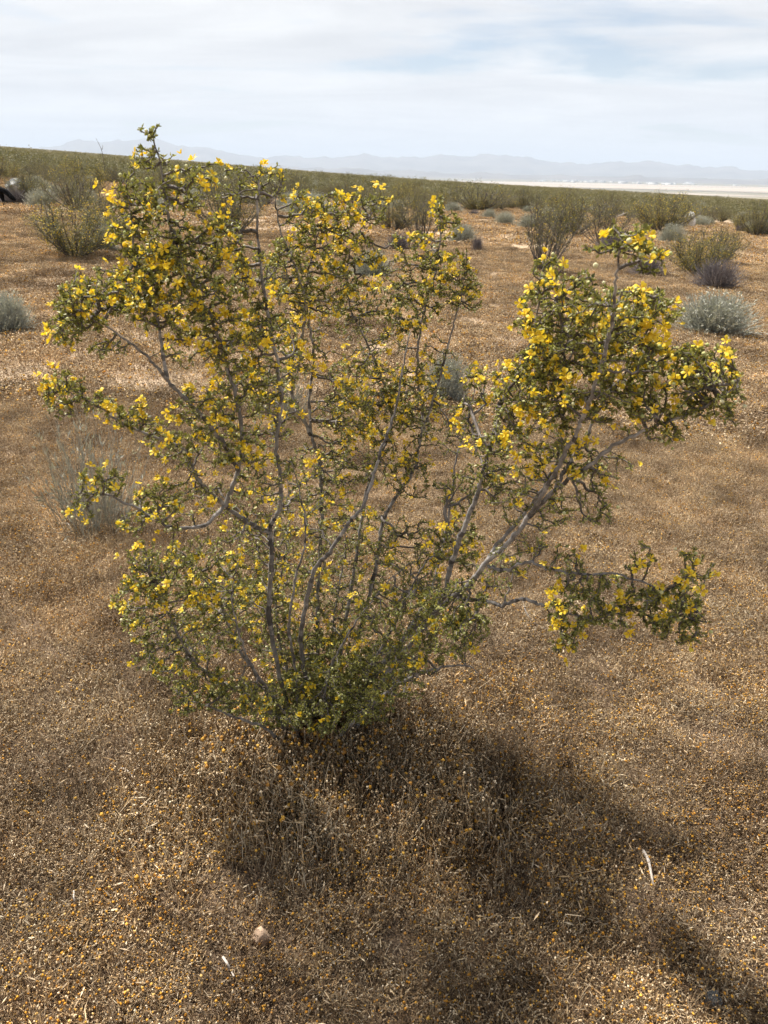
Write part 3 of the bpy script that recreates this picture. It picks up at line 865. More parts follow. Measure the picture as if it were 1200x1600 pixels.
# ------------------------------------------------------------------ the big creosote bush
# stems traced as (px, py, depth): depth is the forward distance from the camera in metres
Y0 = float(BASE0[1])
STEMS = [   # (radius at foot, radius at tip, points with depth offset from the foot)
 (.0125, .0065, [(462,1150,0),(440,1070,-.02),(420,960,-.05),(425,870,-.08),(421,830,-.09),(438,790,-.10),(437,740,-.11),(432,690,-.12),(440,620,-.13),(428,540,-.14),(410,440,-.15),(402,350,-.16),(405,285,-.17)]),
 (.0105, .0035, [(421,832,-.09),(385,815,-.12),(352,790,-.15),(318,760,-.18),(300,730,-.20),(285,700,-.22),(240,682,-.25),(190,660,-.28),(150,635,-.30),(105,612,-.33)]),
 (.0095, .0045, [(352,790,-.15),(372,735,-.15),(378,680,-.16),(368,620,-.17),(350,560,-.18),(330,500,-.19),(300,440,-.20),(272,370,-.21),(258,310,-.22),(252,262,-.22),(240,215,-.23)]),
 (.0085, .0030, [(372,735,-.15),(340,680,-.2),(295,628,-.24),(262,596,-.26),(243,572,-.28),(215,545,-.30),(170,512,-.32),(120,492,-.34)]),
 (.0070, .0030, [(262,596,-.26),(252,540,-.25),(240,480,-.24),(215,420,-.24),(205,350,-.23),(200,300,-.23)]),
 (.0130, .0050, [(488,1150,.02),(478,1060,.0),(470,1000,-.02),(480,940,-.04),(492,890,-.06),(515,862,-.08),(545,818,-.10),(566,792,-.1),(585,740,-.08),(600,690,-.06),(618,640,-.04),(628,585,-.03),(640,520,-.02)]),
 (.0120, .0045, [(500,1140,.08),(496,1040,.10),(496,950,.12),(500,860,.14),(503,790,.15),(498,720,.16),(486,680,.17),(484,620,.18),(490,560,.18),(482,500,.17),(478,450,.16),(488,400,.15),(505,345,.14)]),
 (.0085, .0035, [(486,680,.17),(462,630,.16),(452,580,.15),(466,540,.14),(476,500,.12),(470,440,.10),(445,380,.08),(432,330,.06),(430,285,.05)]),
 (.0110, .0040, [(515,1140,.10),(535,1000,.16),(552,900,.2),(564,820,.24),(575,760,.26),(598,705,.28),(612,660,.3),(600,600,.3),(575,540,.28),(545,470,.26),(545,400,.24),(570,345,.22)]),
 (.0110, .0040, [(530,1140,.10),(560,1000,.16),(588,880,.20),(598,815,.22),(620,775,.24),(646,735,.26),(656,690,.27),(660,640,.28),(652,580,.28),(656,520,.28),(668,470,.27),(684,410,.26),(688,350,.25),(684,318,.25)]),
 (.0070, .0030, [(656,690,.27),(672,640,.25),(690,580,.24),(705,520,.24),(720,470,.24),(725,430,.24)]),
 (.0150, .0050, [(545,1135,.02),(585,1060,-.03),(630,1000,-.08),(672,955,-.13),(694,930,-.15),(702,890,-.17),(716,850,-.19),(733,805,-.2),(748,765,-.21),(758,725,-.22),(770,685,-.23),(780,640,-.25),(805,590,-.28),(830,530,-.31),(845,460,-.34)]),
 (.0155, .0040, [(552,1140,.0),(600,1060,-.06),(655,990,-.13),(700,940,-.19),(735,912,-.23),(758,880,-.26),(795,848,-.29),(828,806,-.32),(868,764,-.35),(915,732,-.38),(965,692,-.41),(1030,664,-.44),(1100,636,-.47),(1150,600,-.5)]),
 (.0085, .0035, [(828,806,-.32),(852,765,-.36),(880,712,-.40),(898,682,-.42),(916,640,-.45),(940,570,-.49),(955,510,-.52),(962,450,-.56),(968,400,-.59),(962,360,-.61)]),
 (.0070, .0030, [(868,764,-.35),(890,720,-.34),(915,690,-.33),(935,640,-.33),(985,570,-.35),(1020,500,-.38),(1030,460,-.40)]),
 (.0085, .0035, [(758,880,-.26),(785,842,-.24),(822,800,-.24),(850,760,-.25),(872,715,-.27),(880,660,-.3),(878,600,-.33),(880,540,-.36),(870,470,-.4)]),
 (.0095, .0040, [(694,930,-.15),(725,936,-.2),(755,938,-.24),(785,945,-.27),(815,936,-.3),(845,946,-.33),(865,944,-.35),(890,958,-.38),(930,965,-.4),(980,955,-.43)]),
 (.0070, .0025, [(762,884,-.26),(790,891,-.29),(820,878,-.32),(860,888,-.35),(910,898,-.39),(960,896,-.42),(1010,912,-.45),(1055,930,-.48),(1095,960,-.5)]),
 (.0110, .0028, [(530,1150,-.05),(575,1105,-.10),(620,1070,-.14),(655,1052,-.17),(690,1043,-.20),(728,1040,-.22),(748,1052,-.24)]),
 (.0125, .0040, [(455,1150,-.02),(425,1115,-.06),(385,1085,-.10),(350,1068,-.13),(315,1045,-.16),(288,1010,-.19),(270,970,-.21),(252,940,-.22),(240,905,-.23)]),
 (.0120, .0040, [(450,1145,-.01),(425,1095,-.02),(398,1050,-.04),(370,1010,-.06),(350,960,-.08),(335,915,-.10),(300,880,-.12)]),
 (.0105, .0035, [(440,1160,-.06),(410,1135,-.12),(370,1122,-.17),(330,1105,-.21),(290,1092,-.24)]),
 (.0100, .0040, [(475,1140,.05),(452,1060,.08),(436,1000,.11),(432,940,.13),(445,870,.15),(452,800,.16),(448,740,.16)]),
 (.0085, .0035, [(352,790,-.15),(318,820,-.2),(272,824,-.25),(225,800,-.29),(170,775,-.32),(125,770,-.34)]),
 (.0090, .0035, [(555,1110,-.02),(580,1040,-.05),(612,985,-.07),(640,925,-.09),(662,885,-.10),(700,845,-.11)]),
 (.0080, .0030, [(470,1140,.0),(462,1050,-.04),(452,980,-.08),(462,900,-.1),(478,840,-.11),(470,780,-.12),(455,720,-.13)]),
 (.0075, .0030, [(500,1140,-.05),(512,1060,-.10),(538,1000,-.13),(572,950,-.16),(600,915,-.18),(640,880,-.2)]),
 (.0075, .0030, [(465,1145,-.05),(420,1080,-.12),(388,1030,-.17),(372,980,-.2),(362,930,-.22),(372,880,-.23)]),
 (.0070, .0030, [(510,1135,.05),(522,1050,.1),(520,980,.12),(532,900,.15),(540,850,.17),(530,780,.18)]),
 (.0085, .0035, [(560,1090,.08),(640,980,.16),(680,900,.22),(702,800,.27),(712,720,.29),(735,640,.30),(745,590,.30)]),
]
def smooth_poly(P, sub=4):
    """Catmull-Rom through the traced points"""
    P = np.asarray(P, float); Q = np.vstack([2 * P[0] - P[1], P, 2 * P[-1] - P[-2]])
    out = []
    for i in range(1, len(Q) - 2):
        for t in np.linspace(0, 1, sub, endpoint=False):
            a, b, c, d = Q[i - 1], Q[i], Q[i + 1], Q[i + 2]
            out.append(.5 * ((2 * b) + (c - a) * t + (2 * a - 5 * b + 4 * c - d) * t * t + (3 * b - a - 3 * c + d) * t ** 3))
    out.append(P[-1])
    return np.array(out)

root = empty('creosote_bush', tuple(BASE0))
prop(root, 'large creosote bush with yellow flowers and grey stems filling the foreground', 'shrub')
stem_nodes = []
for si, (r0, r1, pts) in enumerate(STEMS):
    P = np.array([at_depth(px, py, Y0 + dy) for px, py, dy in pts])
    if pts[0][1] > 1105:                                    # rooted stems reach into the soil
        foot = BASE0 + (P[0] - BASE0) * np.array([.30, .30, 0]); foot[2] = float(G(foot[0], foot[1])) - .03
        P = np.vstack([foot[None], P])
    P = smooth_poly(P, 7)
    nn = len(P)
    wob = rng.normal(size=(nn, 3)) * .0013; wob[0] = 0
    P = P + wob
    rad = np.linspace(1, 0, nn) ** .8 * (r0 - r1) + r1
    rad = np.linspace(1, 0, nn) ** .8 * (r0 - r1 * .45) + r1 * .45
    rad = rad * (1 + .10 * np.sin(np.arange(nn) * 1.9 + si) + rng.normal(0, .06, nn)) * .54
    ring = (rng.uniform(size=nn) < .16); rad = rad * np.where(ring, 1.16, 1.0)
    V, F4, F3_ = tube(P - BASE0, rad, 8)
    o = obj('stem', np_mesh('stem', V, [F3_, F4], M['bark'], smooth=True, face_f={'ring': np.concatenate([np.zeros(8), np.repeat(ring[:-1] * rng.uniform(.4, 1, nn - 1), 8)])}), root)
    stem_nodes.append(P[nn // 5 if pts[0][1] > 1105 else 1:])
SN = np.vstack(stem_nodes)

# leafy masses traced as (px, py, rx, ry, depth offset, leafiness, flowers)
CL = [
 (238,206,20,16,-.23,.9,1.0),(222,245,30,22,-.23,.8,.7),(252,255,24,26,-.22,.5,.5),(300,282,55,32,-.22,.7,1.2),(262,322,62,40,-.22,.9,1.1),(212,300,36,30,-.23,.9,.8),
 (228,392,64,52,-.22,1.0,1.1),(300,395,66,52,-.20,1.0,1.1),(365,290,40,32,-.16,.5,.9),(420,288,34,34,-.1,.7,1.2),(190,350,34,36,-.24,.8,1.0),
 (135,485,58,36,-.32,1.1,1.2),(200,462,56,46,-.28,1.1,1.0),(106,512,32,30,-.34,1.2,1.0),(275,486,68,46,-.22,1.0,1.0),(342,470,58,50,-.19,.9,1.0),
 (408,505,46,38,-.14,1.0,1.3),(398,425,50,50,-.12,.8,1.0),(345,375,46,50,-.17,.8,1.0),(310,550,60,30,-.2,.6,.7),(170,545,40,20,-.3,.6,.6),
 (470,330,34,34,.08,.7,1.2),(515,335,52,38,.14,1.0,1.3),(575,328,44,34,.22,.8,1.2),(548,390,52,40,.22,.9,1.1),(470,392,50,46,.12,.9,1.1),(518,440,58,46,.17,.9,1.0),
 (455,470,44,42,.12,.8,.9),(505,500,46,34,.2,.6,.8),(470,560,46,34,.12,.6,1.0),(388,610,66,48,-.14,1.0,1.2),(318,640,50,40,-.2,.9,1.1),(205,652,42,24,-.27,1.1,1.2),(155,632,34,20,-.30,.9,.9),(250,672,36,26,-.24,.8,.9),
 (102,606,42,34,-.33,1.1,1.0),(88,640,26,20,-.34,.9,1.2),(352,690,70,46,-.17,1.0,1.0),(268,700,44,34,-.22,.9,.9),(405,745,56,40,-.12,.8,.9),(250,788,40,44,-.26,1.2,1.3),
 (160,752,52,26,-.32,1.1,1.3),(118,790,34,24,-.33,.8,1.2),(205,812,26,20,-.29,.9,1.0),
 (686,325,12,22,.25,.9,1.2),(702,352,26,24,.25,.9,.8),(650,392,46,34,.26,.9,1.3),(702,435,46,50,.25,1.0,1.2),(648,478,54,52,.26,.9,1.1),(740,462,20,32,.24,.9,1.0),
 (590,520,52,46,.28,.6,.7),(575,600,66,52,.28,.9,1.2),(645,630,46,60,.27,1.0,1.2),(555,660,48,46,.2,.9,1.2),(535,590,30,40,.2,.7,1.0),(685,560,34,40,.24,.6,.5),
 (545,730,58,46,.18,.7,.5),(610,730,56,40,.24,.6,.4),(480,800,70,46,.05,.7,.8),(560,830,66,52,.12,.8,.4),(470,870,56,42,-.02,.6,.6),(640,860,60,52,.1,.8,.4),
 (715,850,50,46,-.1,1.0,1.0),(715,945,62,40,-.27,1.2,.3),(742,978,42,28,-.30,1.2,.4),(690,1000,56,38,-.28,1.2,.5),(620,960,66,56,-.2,1.1,.4),(640,1030,56,36,-.2,1.1,.3),(530,960,60,50,0,.8,.4),
 (520,1060,70,46,-.16,1.3,.4),(440,1115,50,30,-.22,1.5,.2),(505,1120,60,32,-.24,1.6,.3),(565,1105,50,30,-.22,1.5,.2),(610,1075,40,26,-.2,1.3,.2),(450,1085,60,36,-.14,1.3,.3),(590,1050,50,40,-.16,1.2,.3),(380,1090,50,30,-.2,1.1,.3),(540,1030,80,56,-.05,1.3,.5),(600,1040,60,46,-.02,1.2,.4),(500,1090,80,44,-.08,1.4,.4),(570,1085,60,36,-.08,1.3,.3),(640,1075,36,24,-.1,.8,.1),(450,1020,60,56,.02,1.1,.6),
 (395,950,70,56,-.06,1.1,.9),(345,920,66,50,-.12,1.1,.9),(270,905,66,50,-.2,1.1,1.0),(215,940,42,52,-.24,1.2,1.1),(245,1015,46,44,-.22,1.1,1.2),(315,990,66,50,-.14,1.1,.9),
 (300,1060,56,40,-.2,1.1,.8),(290,1100,34,24,-.24,1.0,.6),(365,1085,56,38,-.14,1.2,.4),(430,1130,50,24,-.1,1.1,.1),(225,870,34,30,-.23,.9,1.1),(320,862,66,30,-.14,.8,.9),(400,880,50,40,-.05,.7,.6),
 (440,560,50,60,.0,.7,.9),(430,650,46,50,-.05,.8,1.0),(520,660,36,60,.16,.7,.8),(500,740,56,60,.1,.7,.6),(600,660,50,60,.25,.8,.9),(640,740,40,50,.2,.7,.4),(690,660,30,60,.24,.5,.4),
 (450,930,50,50,.05,.9,.5),(500,900,60,60,.08,.8,.5),(580,890,50,50,.1,.8,.5),(660,930,50,50,.02,.9,.4),(480,1030,60,50,-.05,1.2,.5),(380,800,60,50,-.1,.7,.8),(310,770,50,40,-.2,.6,.8),(420,840,50,30,-.08,.7,.6),
 (560,480,44,50,.24,.7,.8),(610,440,40,40,.26,.6,.7),(440,420,40,50,.06,.8,1.0),(360,540,60,50,-.17,.9,1.1),(250,430,50,50,-.23,.9,1.1),(160,440,50,30,-.28,.8,1.0),(120,460,40,26,-.33,.9,1.0),
 (840,580,50,50,-.34,.8,1.1),(1090,610,50,30,-.47,.9,1.0),(930,520,50,40,-.42,.8,1.0),(820,660,50,36,-.3,.8,1.1),(1010,630,50,40,-.43,.8,.8),
 (740,650,36,46,-.1,.8,1.0),(760,730,46,44,-.2,.8,.7),(715,770,40,40,.0,.8,.5),(800,785,46,36,-.26,.7,.5),(885,700,56,36,-.34,.8,.9),(950,730,40,30,-.36,.6,.7),(1040,680,46,20,-.44,.7,.6),(850,560,40,50,-.33,.8,1.2),(1120,600,40,40,-.48,.8,1.0),
 (978,372,44,32,-.60,.9,.9),(1012,405,30,28,-.58,1.0,.8),(938,388,30,12,-.6,.7,.7),(862,425,34,32,-.36,.9,1.2),(835,490,36,48,-.34,1.0,1.4),(898,472,52,50,-.42,1.0,1.0),
 (960,482,54,46,-.46,1.0,1.0),(1015,492,52,44,-.42,1.0,1.0),(880,552,74,52,-.36,1.2,1.2),(965,562,74,52,-.40,1.2,1.2),(1045,572,74,44,-.42,1.2,1.2),(1110,572,46,36,-.47,1.1,1.4),
 (1135,630,26,46,-.5,1.0,.8),(1065,640,56,28,-.45,1.1,.8),(965,630,66,40,-.41,1.1,.9),(870,622,66,46,-.36,1.1,1.1),(800,612,46,46,-.27,1.0,1.2),(738,600,22,38,-.1,.9,1.6),
 (715,685,22,18,.1,.6,1.2),(785,690,56,36,-.25,.9,1.0),(832,720,36,36,-.3,.8,1.2),(905,760,46,36,-.36,.8,.8),(935,800,34,24,-.38,.8,.6),(868,800,36,28,-.32,.8,.5),(790,760,40,40,-.22,.6,.5),
 (880,885,36,36,-.36,.8,1.2),(900,955,50,44,-.38,1.5,1.3),(1005,940,46,30,-.44,1.1,.9),(940,915,40,26,-.40,.9,.8),(1060,985,44,24,-.49,1.1,.5),(882,1008,28,20,-.38,.9,1.2),(960,962,46,28,-.42,.9,.9),(1005,878,34,30,-.45,.7,.1),(1045,950,58,40,-.47,1.6,.8),
 (1082,888,32,40,-.49,.9,1.1),(1085,985,30,26,-.5,.9,.2),(800,870,50,30,-.28,.6,.4),(770,900,50,30,-.2,.6,.2),(840,845,34,24,-.3,.6,.5),
]
att, aflow, aleaf = [], [], []
for (cx, cy, rx, ry, dy, dens, fw) in CL:
    n = int(rx * ry * math.pi / 60 * dens * ((Y0 + dy) / Y0) ** 1.6)
    a = rng.uniform(0, 2 * math.pi, n); q = np.sqrt(rng.uniform(0, 1, n)) * (1 + .12 * np.sin(3 * a + cx) + .1 * np.sin(5 * a + cy))
    dz = rng.normal(0, .6, n) * np.sqrt(np.clip(1.15 - q ** 2, .05, 1)) * (rx + ry) * .5 / FPX * 2.0
    if 380 < cx < 600 and cy > 820: dy += .11
    # clustered sampling: pull points towards sub-centres so the mass breaks into sprays
    nc = max(2, n // 14); sub = rng.integers(0, nc, n)
    X = cx + np.cos(a) * q * rx; Yp = cy + np.sin(a) * q * ry
    cxs = X[sub % n]; cys = Yp[sub % n]; czs = dz[sub % n]
    pull = .14
    X = X * (1 - pull) + cxs * pull; Yp = Yp * (1 - pull) + cys * pull; dz = dz * (1 - pull) + czs * pull
    for xx, yy, z_ in zip(X, Yp, dz):
        p = at_depth(xx, yy, Y0 + dy + z_)
        if p[2] > G(p[0], p[1]) + .02:
            att.append(p); aflow.append(fw); aleaf.append(dens)
att = np.array(att); aflow = np.array(aflow); aleaf = np.array(aleaf)
NA = len(att)
# grow twigs: greedy tree that balances short edges against short paths
nodes = np.vstack([SN, att]); ns = len(SN)
best = np.full(NA, 1e9); par = np.full(NA, -1)
for s0 in range(0, NA, 512):
    d = np.linalg.norm(att[s0:s0 + 512, None] - SN[None], axis=2)
    k = d.argmin(1); best[s0:s0 + 512] = d[np.arange(len(k)), k]; par[s0:s0 + 512] = k
path = np.zeros(NA); done = np.zeros(NA, bool); edge_cost = best.copy(); order = []
for _ in range(NA):
    k = int(np.argmin(np.where(done, 1e9, edge_cost))); done[k] = True; order.append(k)
    p0 = 0 if par[k] < ns else path[par[k] - ns]
    path[k] = p0 + np.linalg.norm(att[k] - nodes[par[k]])
    d = np.linalg.norm(att - att[k], axis=1); c = d + .35 * path[k]
    m_ = (~done) & (c < edge_cost)
    edge_cost[m_] = c[m_]; par[m_] = ns + k
load = np.ones(NA)
for k in reversed(order):
    if par[k] >= ns: load[par[k] - ns] += load[k]
ra_ = np.minimum(.00075 * load ** .42, .0055)
A = nodes[par]; B = att
# every edge gets a kinked middle, longer ones two
d = B - A; Ln = np.linalg.norm(d, axis=1)
u, v = frames(nrm(d))
k1 = A + d * .35 + (u * rng.normal(0, .065, (NA, 1)) + v * rng.normal(0, .065, (NA, 1))) * Ln[:, None]
k2 = A + d * .70 + (u * rng.normal(0, .06, (NA, 1)) + v * rng.normal(0, .06, (NA, 1))) * Ln[:, None]
pa = np.where(par >= ns, ra_[np.clip(par - ns, 0, NA - 1)], ra_ * 1.25); pa = np.minimum(pa, ra_ * 1.6)
SEG_A = np.vstack([A, k1, k2]) - BASE0; SEG_B = np.vstack([k1, k2, B]) - BASE0
tv, tf = prisms(SEG_A, SEG_B, np.concatenate([pa, pa * .67 + ra_ * .33, pa * .33 + ra_ * .67]), np.concatenate([pa * .67 + ra_ * .33, pa * .33 + ra_ * .67, ra_]), 4)
o = obj('twigs', np_mesh('twigs', tv, [tf], M['twig']), root); prop(o, kind='stuff')

# leaves: pairs of small resinous leaflets along the outer twigs
LC, LD, LN, LL, LW = [], [], [], [], []
per = np.where(load < 9, np.clip(Ln / .0029, 6, 13), np.where(load < 30, 2, 0)).astype(int)
per = np.maximum((per * np.clip(aleaf, .6, 1.3)).astype(int), 0)
who = np.repeat(np.arange(NA), per); nL = len(who)
f = rng.uniform(.05, 1.06, nL)[:, None]
pos = np.where(f < .35, A[who] + (k1[who] - A[who]) * f / .35, np.where(f < .7, k1[who] + (k2[who] - k1[who]) * (f - .35) / .35, k2[who] + (B[who] - k2[who]) * (f - .7) / .3))
side = rand_dirs(nL); tw = nrm(d[who])
side = nrm(side - tw * (side * tw).sum(1, keepdims=True))
D1 = nrm(side + tw * .75 + np.array([0, 0, .25]))
Nn = nrm(rand_dirs(nL) * .8 + np.array([0, 0, .7]))
L1 = rng.uniform(.0055, .0100, nL)
C = np.vstack([pos, pos]); D = np.vstack([D1, nrm(-side + tw * .75 + np.array([0, 0, .25]))]); N_ = np.vstack([Nn, nrm(Nn + rand_dirs(nL) * .5)])
keep_ = rng.uniform(size=2 * nL) < .86
L2 = np.concatenate([L1, L1 * rng.uniform(.8, 1.1, nL)])
C, D, N_, L2 = C[keep_], D[keep_], N_[keep_], L2[keep_]
lv, lf = kites(C - BASE0, D, N_, L2, L2 * rng.uniform(.42, .62, len(L2)), .18)
tint = np.clip(rng.normal(.45, .22, len(C)), 0, 1)
o = obj('foliage', np_mesh('foliage', lv, [lf], M['leaf'], face_f={'tint': np.repeat(tint, 2)}), root); prop(o, kind='stuff')
print('leaves', len(C), 'attractors', NA)

# flowers
def flower_data(seed, spread, twist, size):
    rs = np.random.default_rng(seed); V, F3, F4, t3, t4 = [], [], [], [], []
    for p in range(5):
        a = 2 * math.pi * p / 5 + rs.normal(0, .12)
        sp = spread + rs.normal(0, .14)
        ca, sa = math.cos(a), math.sin(a)
        out_ = np.array([ca, sa, 0]); tan = np.array([-sa, ca, 0]); up = np.array([0, 0, 1.])
        dirp = out_ * math.sin(sp) + up * math.cos(sp); nor = -out_ * math.cos(sp) + up * math.sin(sp)
        sd = tan * math.cos(twist) + nor * math.sin(twist); nd = np.cross(dirp, sd)
        L = size * rs.uniform(.88, 1.1); W = L * rs.uniform(.62, .75)
        o_ = len(V)
        V += [dirp * L * .06, dirp * L * .45 + sd * W * .36 - nd * L * .03, dirp * L * .45 - sd * W * .36 - nd * L * .03,
              dirp * L * .80 + sd * W * .45 - nd * L * .08, dirp * L * .80 - sd * W * .45 - nd * L * .08, dirp * L * 1.0 - nd * L * .16, dirp * L * .6 + nd * L * .05]
        F3 += [(o_, o_ + 1, o_ + 6), (o_, o_ + 6, o_ + 2), (o_ + 1, o_ + 3, o_ + 6), (o_ + 2, o_ + 6, o_ + 4), (o_ + 3, o_ + 5, o_ + 6), (o_ + 4, o_ + 6, o_ + 5)]
        base = rs.uniform(.45, .95); t3 += [base - .25, base - .25, base, base, base, base]
    for p in range(6):                                      # tuft of stamens
        a = 2 * math.pi * p / 6; o_ = len(V); q = np.array([math.cos(a), math.sin(a), 0]) * size * .16
        V += [np.zeros(3), q + np.array([0, 0, size * .42]) * 1.0 + q * .3, q * .7 + np.array([0, 0, size * .40])]
        F3.append((o_, o_ + 1, o_ + 2)); t3.append(.12)
    return np.array(V), np.array(F3), np.clip(np.array(t3), 0, 1)
FD = [flower_data(200, 1.15, .5, .0118), flower_data(201, .95, .6, .0122), flower_data(202, 1.3, .35, .0118), flower_data(203, .6, .5, .0120), flower_data(204, .35, .7, .0110)]
FM = [np_mesh('flower', v_, [f_], M['petal'], face_f={'tint': t_}) for v_, f_, t_ in FD]
prob = np.where(load < 3, .40, .10) * aflow * .70
# flowers come in loose groups: modulate by a smooth field
field = np.sin(att[:, 0] * 31 + 1) * np.sin(att[:, 2] * 29 + 2) * np.sin(att[:, 1] * 27) + .5 * np.sin(att[:, 0] * 67 + att[:, 2] * 53)
prob = prob * np.clip(.75 + .9 * field, .12, 2)
fl_i = np.where(rng.uniform(size=NA) < prob)[0]
# one to three blossoms at such a tip
fl_i = np.repeat(fl_i, rng.choice([1, 2, 3], len(fl_i), p=[.45, .35, .2]))
nF = len(fl_i)
fpos = att[fl_i] + nrm(d[fl_i]) * .006 + rng.normal(size=(nF, 3)) * .008 - BASE0
fdir = nrm(nrm(d[fl_i]) * .5 + rand_dirs(nF) * .7 + np.array([-.1, -.35, .5]))
fvar = rng.choice(5, nF, p=[.28, .25, .2, .15, .12]); fsz = rng.uniform(.62, 1.02, nF)
dist = np.linalg.norm(fpos + BASE0 - np.array([0, 0, CAM_H]), axis=1)
ordr = np.argsort(dist / fsz)
qu = [Vector(fdir[i]).to_track_quat('Z', 'Y') @ Euler((0, 0, float(rng.uniform(0, 6.28)))).to_quaternion() for i in range(nF)]
for i in ordr[:300]:
    o = obj('flower', FM[fvar[i]], root)
    o.location = fpos[i]; o.rotation_mode = 'QUATERNION'; o.rotation_quaternion = qu[i]; o.scale = (fsz[i],) * 3
Vf, Ff, Tf, o_ = [], [], [], 0
for i in ordr[300:]:
    v_, f_, t_ = FD[fvar[i]]; m3 = np.array(qu[i].to_matrix())
    Vf.append(v_ @ m3.T * fsz[i] + fpos[i]); Ff.append(f_ + o_); Tf.append(np.clip(t_ + rng.normal(0, .1), 0, 1)); o_ += len(v_)
o = obj('flowers', np_mesh('flowers', np.vstack(Vf), [np.vstack(Ff)], M['petal'], face_f={'tint': np.concatenate(Tf)}), root); prop(o, kind='stuff')
print('flowers', nF)
# buds and woolly seed balls
nb = np.where(rng.uniform(size=NA) < .20 * np.clip(aflow, .2, 1))[0]
ico = np.array([[0, 0, 1], [.89, 0, .45], [.28, .85, .45], [-.72, .53, .45], [-.72, -.53, .45], [.28, -.85, .45], [.72, .53, -.45], [-.28, .85, -.45], [-.89, 0, -.45], [-.28, -.85, -.45], [.72, -.53, -.45], [0, 0, -1]])
icf = np.array([[0,1,2],[0,2,3],[0,3,4],[0,4,5],[0,5,1],[1,6,2],[2,7,3],[3,8,4],[4,9,5],[5,10,1],[6,7,2],[7,8,3],[8,9,4],[9,10,5],[10,6,1],[11,7,6],[11,8,7],[11,9,8],[11,10,9],[11,6,10]])
bp = att[nb] + rng.normal(size=(len(nb), 3)) * .007 - BASE0; br = rng.uniform(.0022, .0042, len(nb))
Vb = (bp[:, None] + ico[None] * br[:, None, None]).reshape(-1, 3); Fb = (np.arange(len(nb))[:, None, None] * 12 + icf[None]).reshape(-1, 3)
o = obj('seed_balls', np_mesh('seed_balls', Vb, [Fb], M['bud'], face_f={'tint': np.repeat(rng.uniform(0, 1, len(nb)), 20)}, smooth=True), root); prop(o, kind='stuff')

# ------------------------------------------------------------------ small things
def stick(pts, r0, label, matk='stick', lift=.012, name='dead_stick', forks=()):
    P = np.array([on_ground(*p)[0] + np.array([0, 0, lift + .012 * (i % 2)]) for i, p in enumerate(pts)])
    p0 = P[0].copy(); P = smooth_poly(P, 4)
    rad = np.linspace(r0, r0 * .5, len(P)) * (1 + rng.normal(0, .1, len(P)))
    parts = [(lambda t: (t[0], [t[1], t[2]]))(tube(P - p0, rad, 6))]
    V, Fs = join(parts)
    o = obj(name, np_mesh(name, V, Fs, M[matk], smooth=True)); o.location = p0
    prop(o, label, 'stick'); return o
stick([(186,1208),(198,1213),(213,1225)], .0035, 'short bleached stick on the dry mat left of the bush foot')
stick([(300,1240),(315,1247),(332,1253)], .0030, 'thin pale stick lying below the left side of the bush')
stick([(1003,1340),(1010,1362),(1018,1392)], .0050, 'thick grey stick in the shade at lower right', lift=.022)
stick([(350,1508),(356,1522),(362,1528),(367,1543)], .0030, 'crooked white stick near the bottom of the picture', lift=.024)
stick([(98,822),(108,826),(113,838)], .0045, 'pale bent stick beside the wispy grey shrub')
stick([(118,1403),(119,1418),(121,1424)], .0022, 'tiny upright pale straw stick at lower left', lift=.022)
stick([(816,945),(822,970),(840,985),(858,995)], .0024, 'bleached fallen twig on the ground under the right limb', 'bark', lift=.02)
stick([(552,1168),(575,1172),(600,1178)], .0060, 'broken grey stick at the right foot of the bush', lift=.05)
stick([(1010,398),(1075,398)], .012, 'long dark stick on the tan ground beside the flowering creosote', 'twig', .05)

def rock(px, py, wpx, hpx, label, matk, seed, name='boulder', cat='rock', depth=1.0, lump=.18):
    import bmesh
    rs = np.random.default_rng(seed)
    p, D = on_ground(px, py); w, h = size_at(p, wpx, hpx)
    bm = bmesh.new(); bmesh.ops.create_icosphere(bm, subdivisions=4, radius=1.0)
    cuts = nrm(rs.normal(size=(11, 3))); cd = rs.uniform(.62, .92, 11)
    for vtx in bm.verts:
        c = np.array(vtx.co)
        for nn_, dd in zip(cuts, cd):
            e = c @ nn_ - dd
            if e > 0: c = c - nn_ * e * .92
        c = c * (1 + lump * .5 * math.sin(c[0] * 5 + seed) * math.sin(c[1] * 6 + 1) * math.sin(c[2] * 4 + 2) + rs.normal(0, .008))
        vtx.co = Vector(c)
    me = bpy.data.meshes.new(name); bm.to_mesh(me); bm.free(); me.materials.append(M[matk])
    for pl in me.polygons: pl.use_smooth = False
    o = obj(name, me); o.location = p + np.array([0, 0, h * .42]); o.scale = (w / 2 / .85, w / 2 / .85 * depth, h / 2 / .80)
    o.rotation_euler.z = 0.0
    prop(o, label, cat); return o
rock(28, 305, 34, 25, 'big grey weathered boulder under the left slope', 'rock', 5)
rock(70, 310, 22, 16, 'smaller pale boulder right of the big grey one', 'rock', 8)
rock(1076, 356, 17, 24, 'upright white boulder among the bushes at right', 'white_rock', 12)
rock(1063, 356, 9, 12, 'low white rock leaning on the upright white boulder', 'white_rock', 14)
rock(951, 336, 12, 15, 'small white pointed rock at the edge of the scrub', 'white_rock', 15)
rock(503, 322, 12, 9, 'white rock glimpsed behind the middle flowering top', 'white_rock', 18)
rock(409, 1474, 24, 22, 'tan stone on the dry mat at bottom centre', 'pebble', 21, 'stone', lump=.1)
rock(1112, 1572, 22, 20, 'grey stone at the lower right corner', 'rock', 24, 'stone', lump=.1)
rock(118, 240, 6, 3, 'pale rock far up the left slope', 'white_rock', 29) if False else None

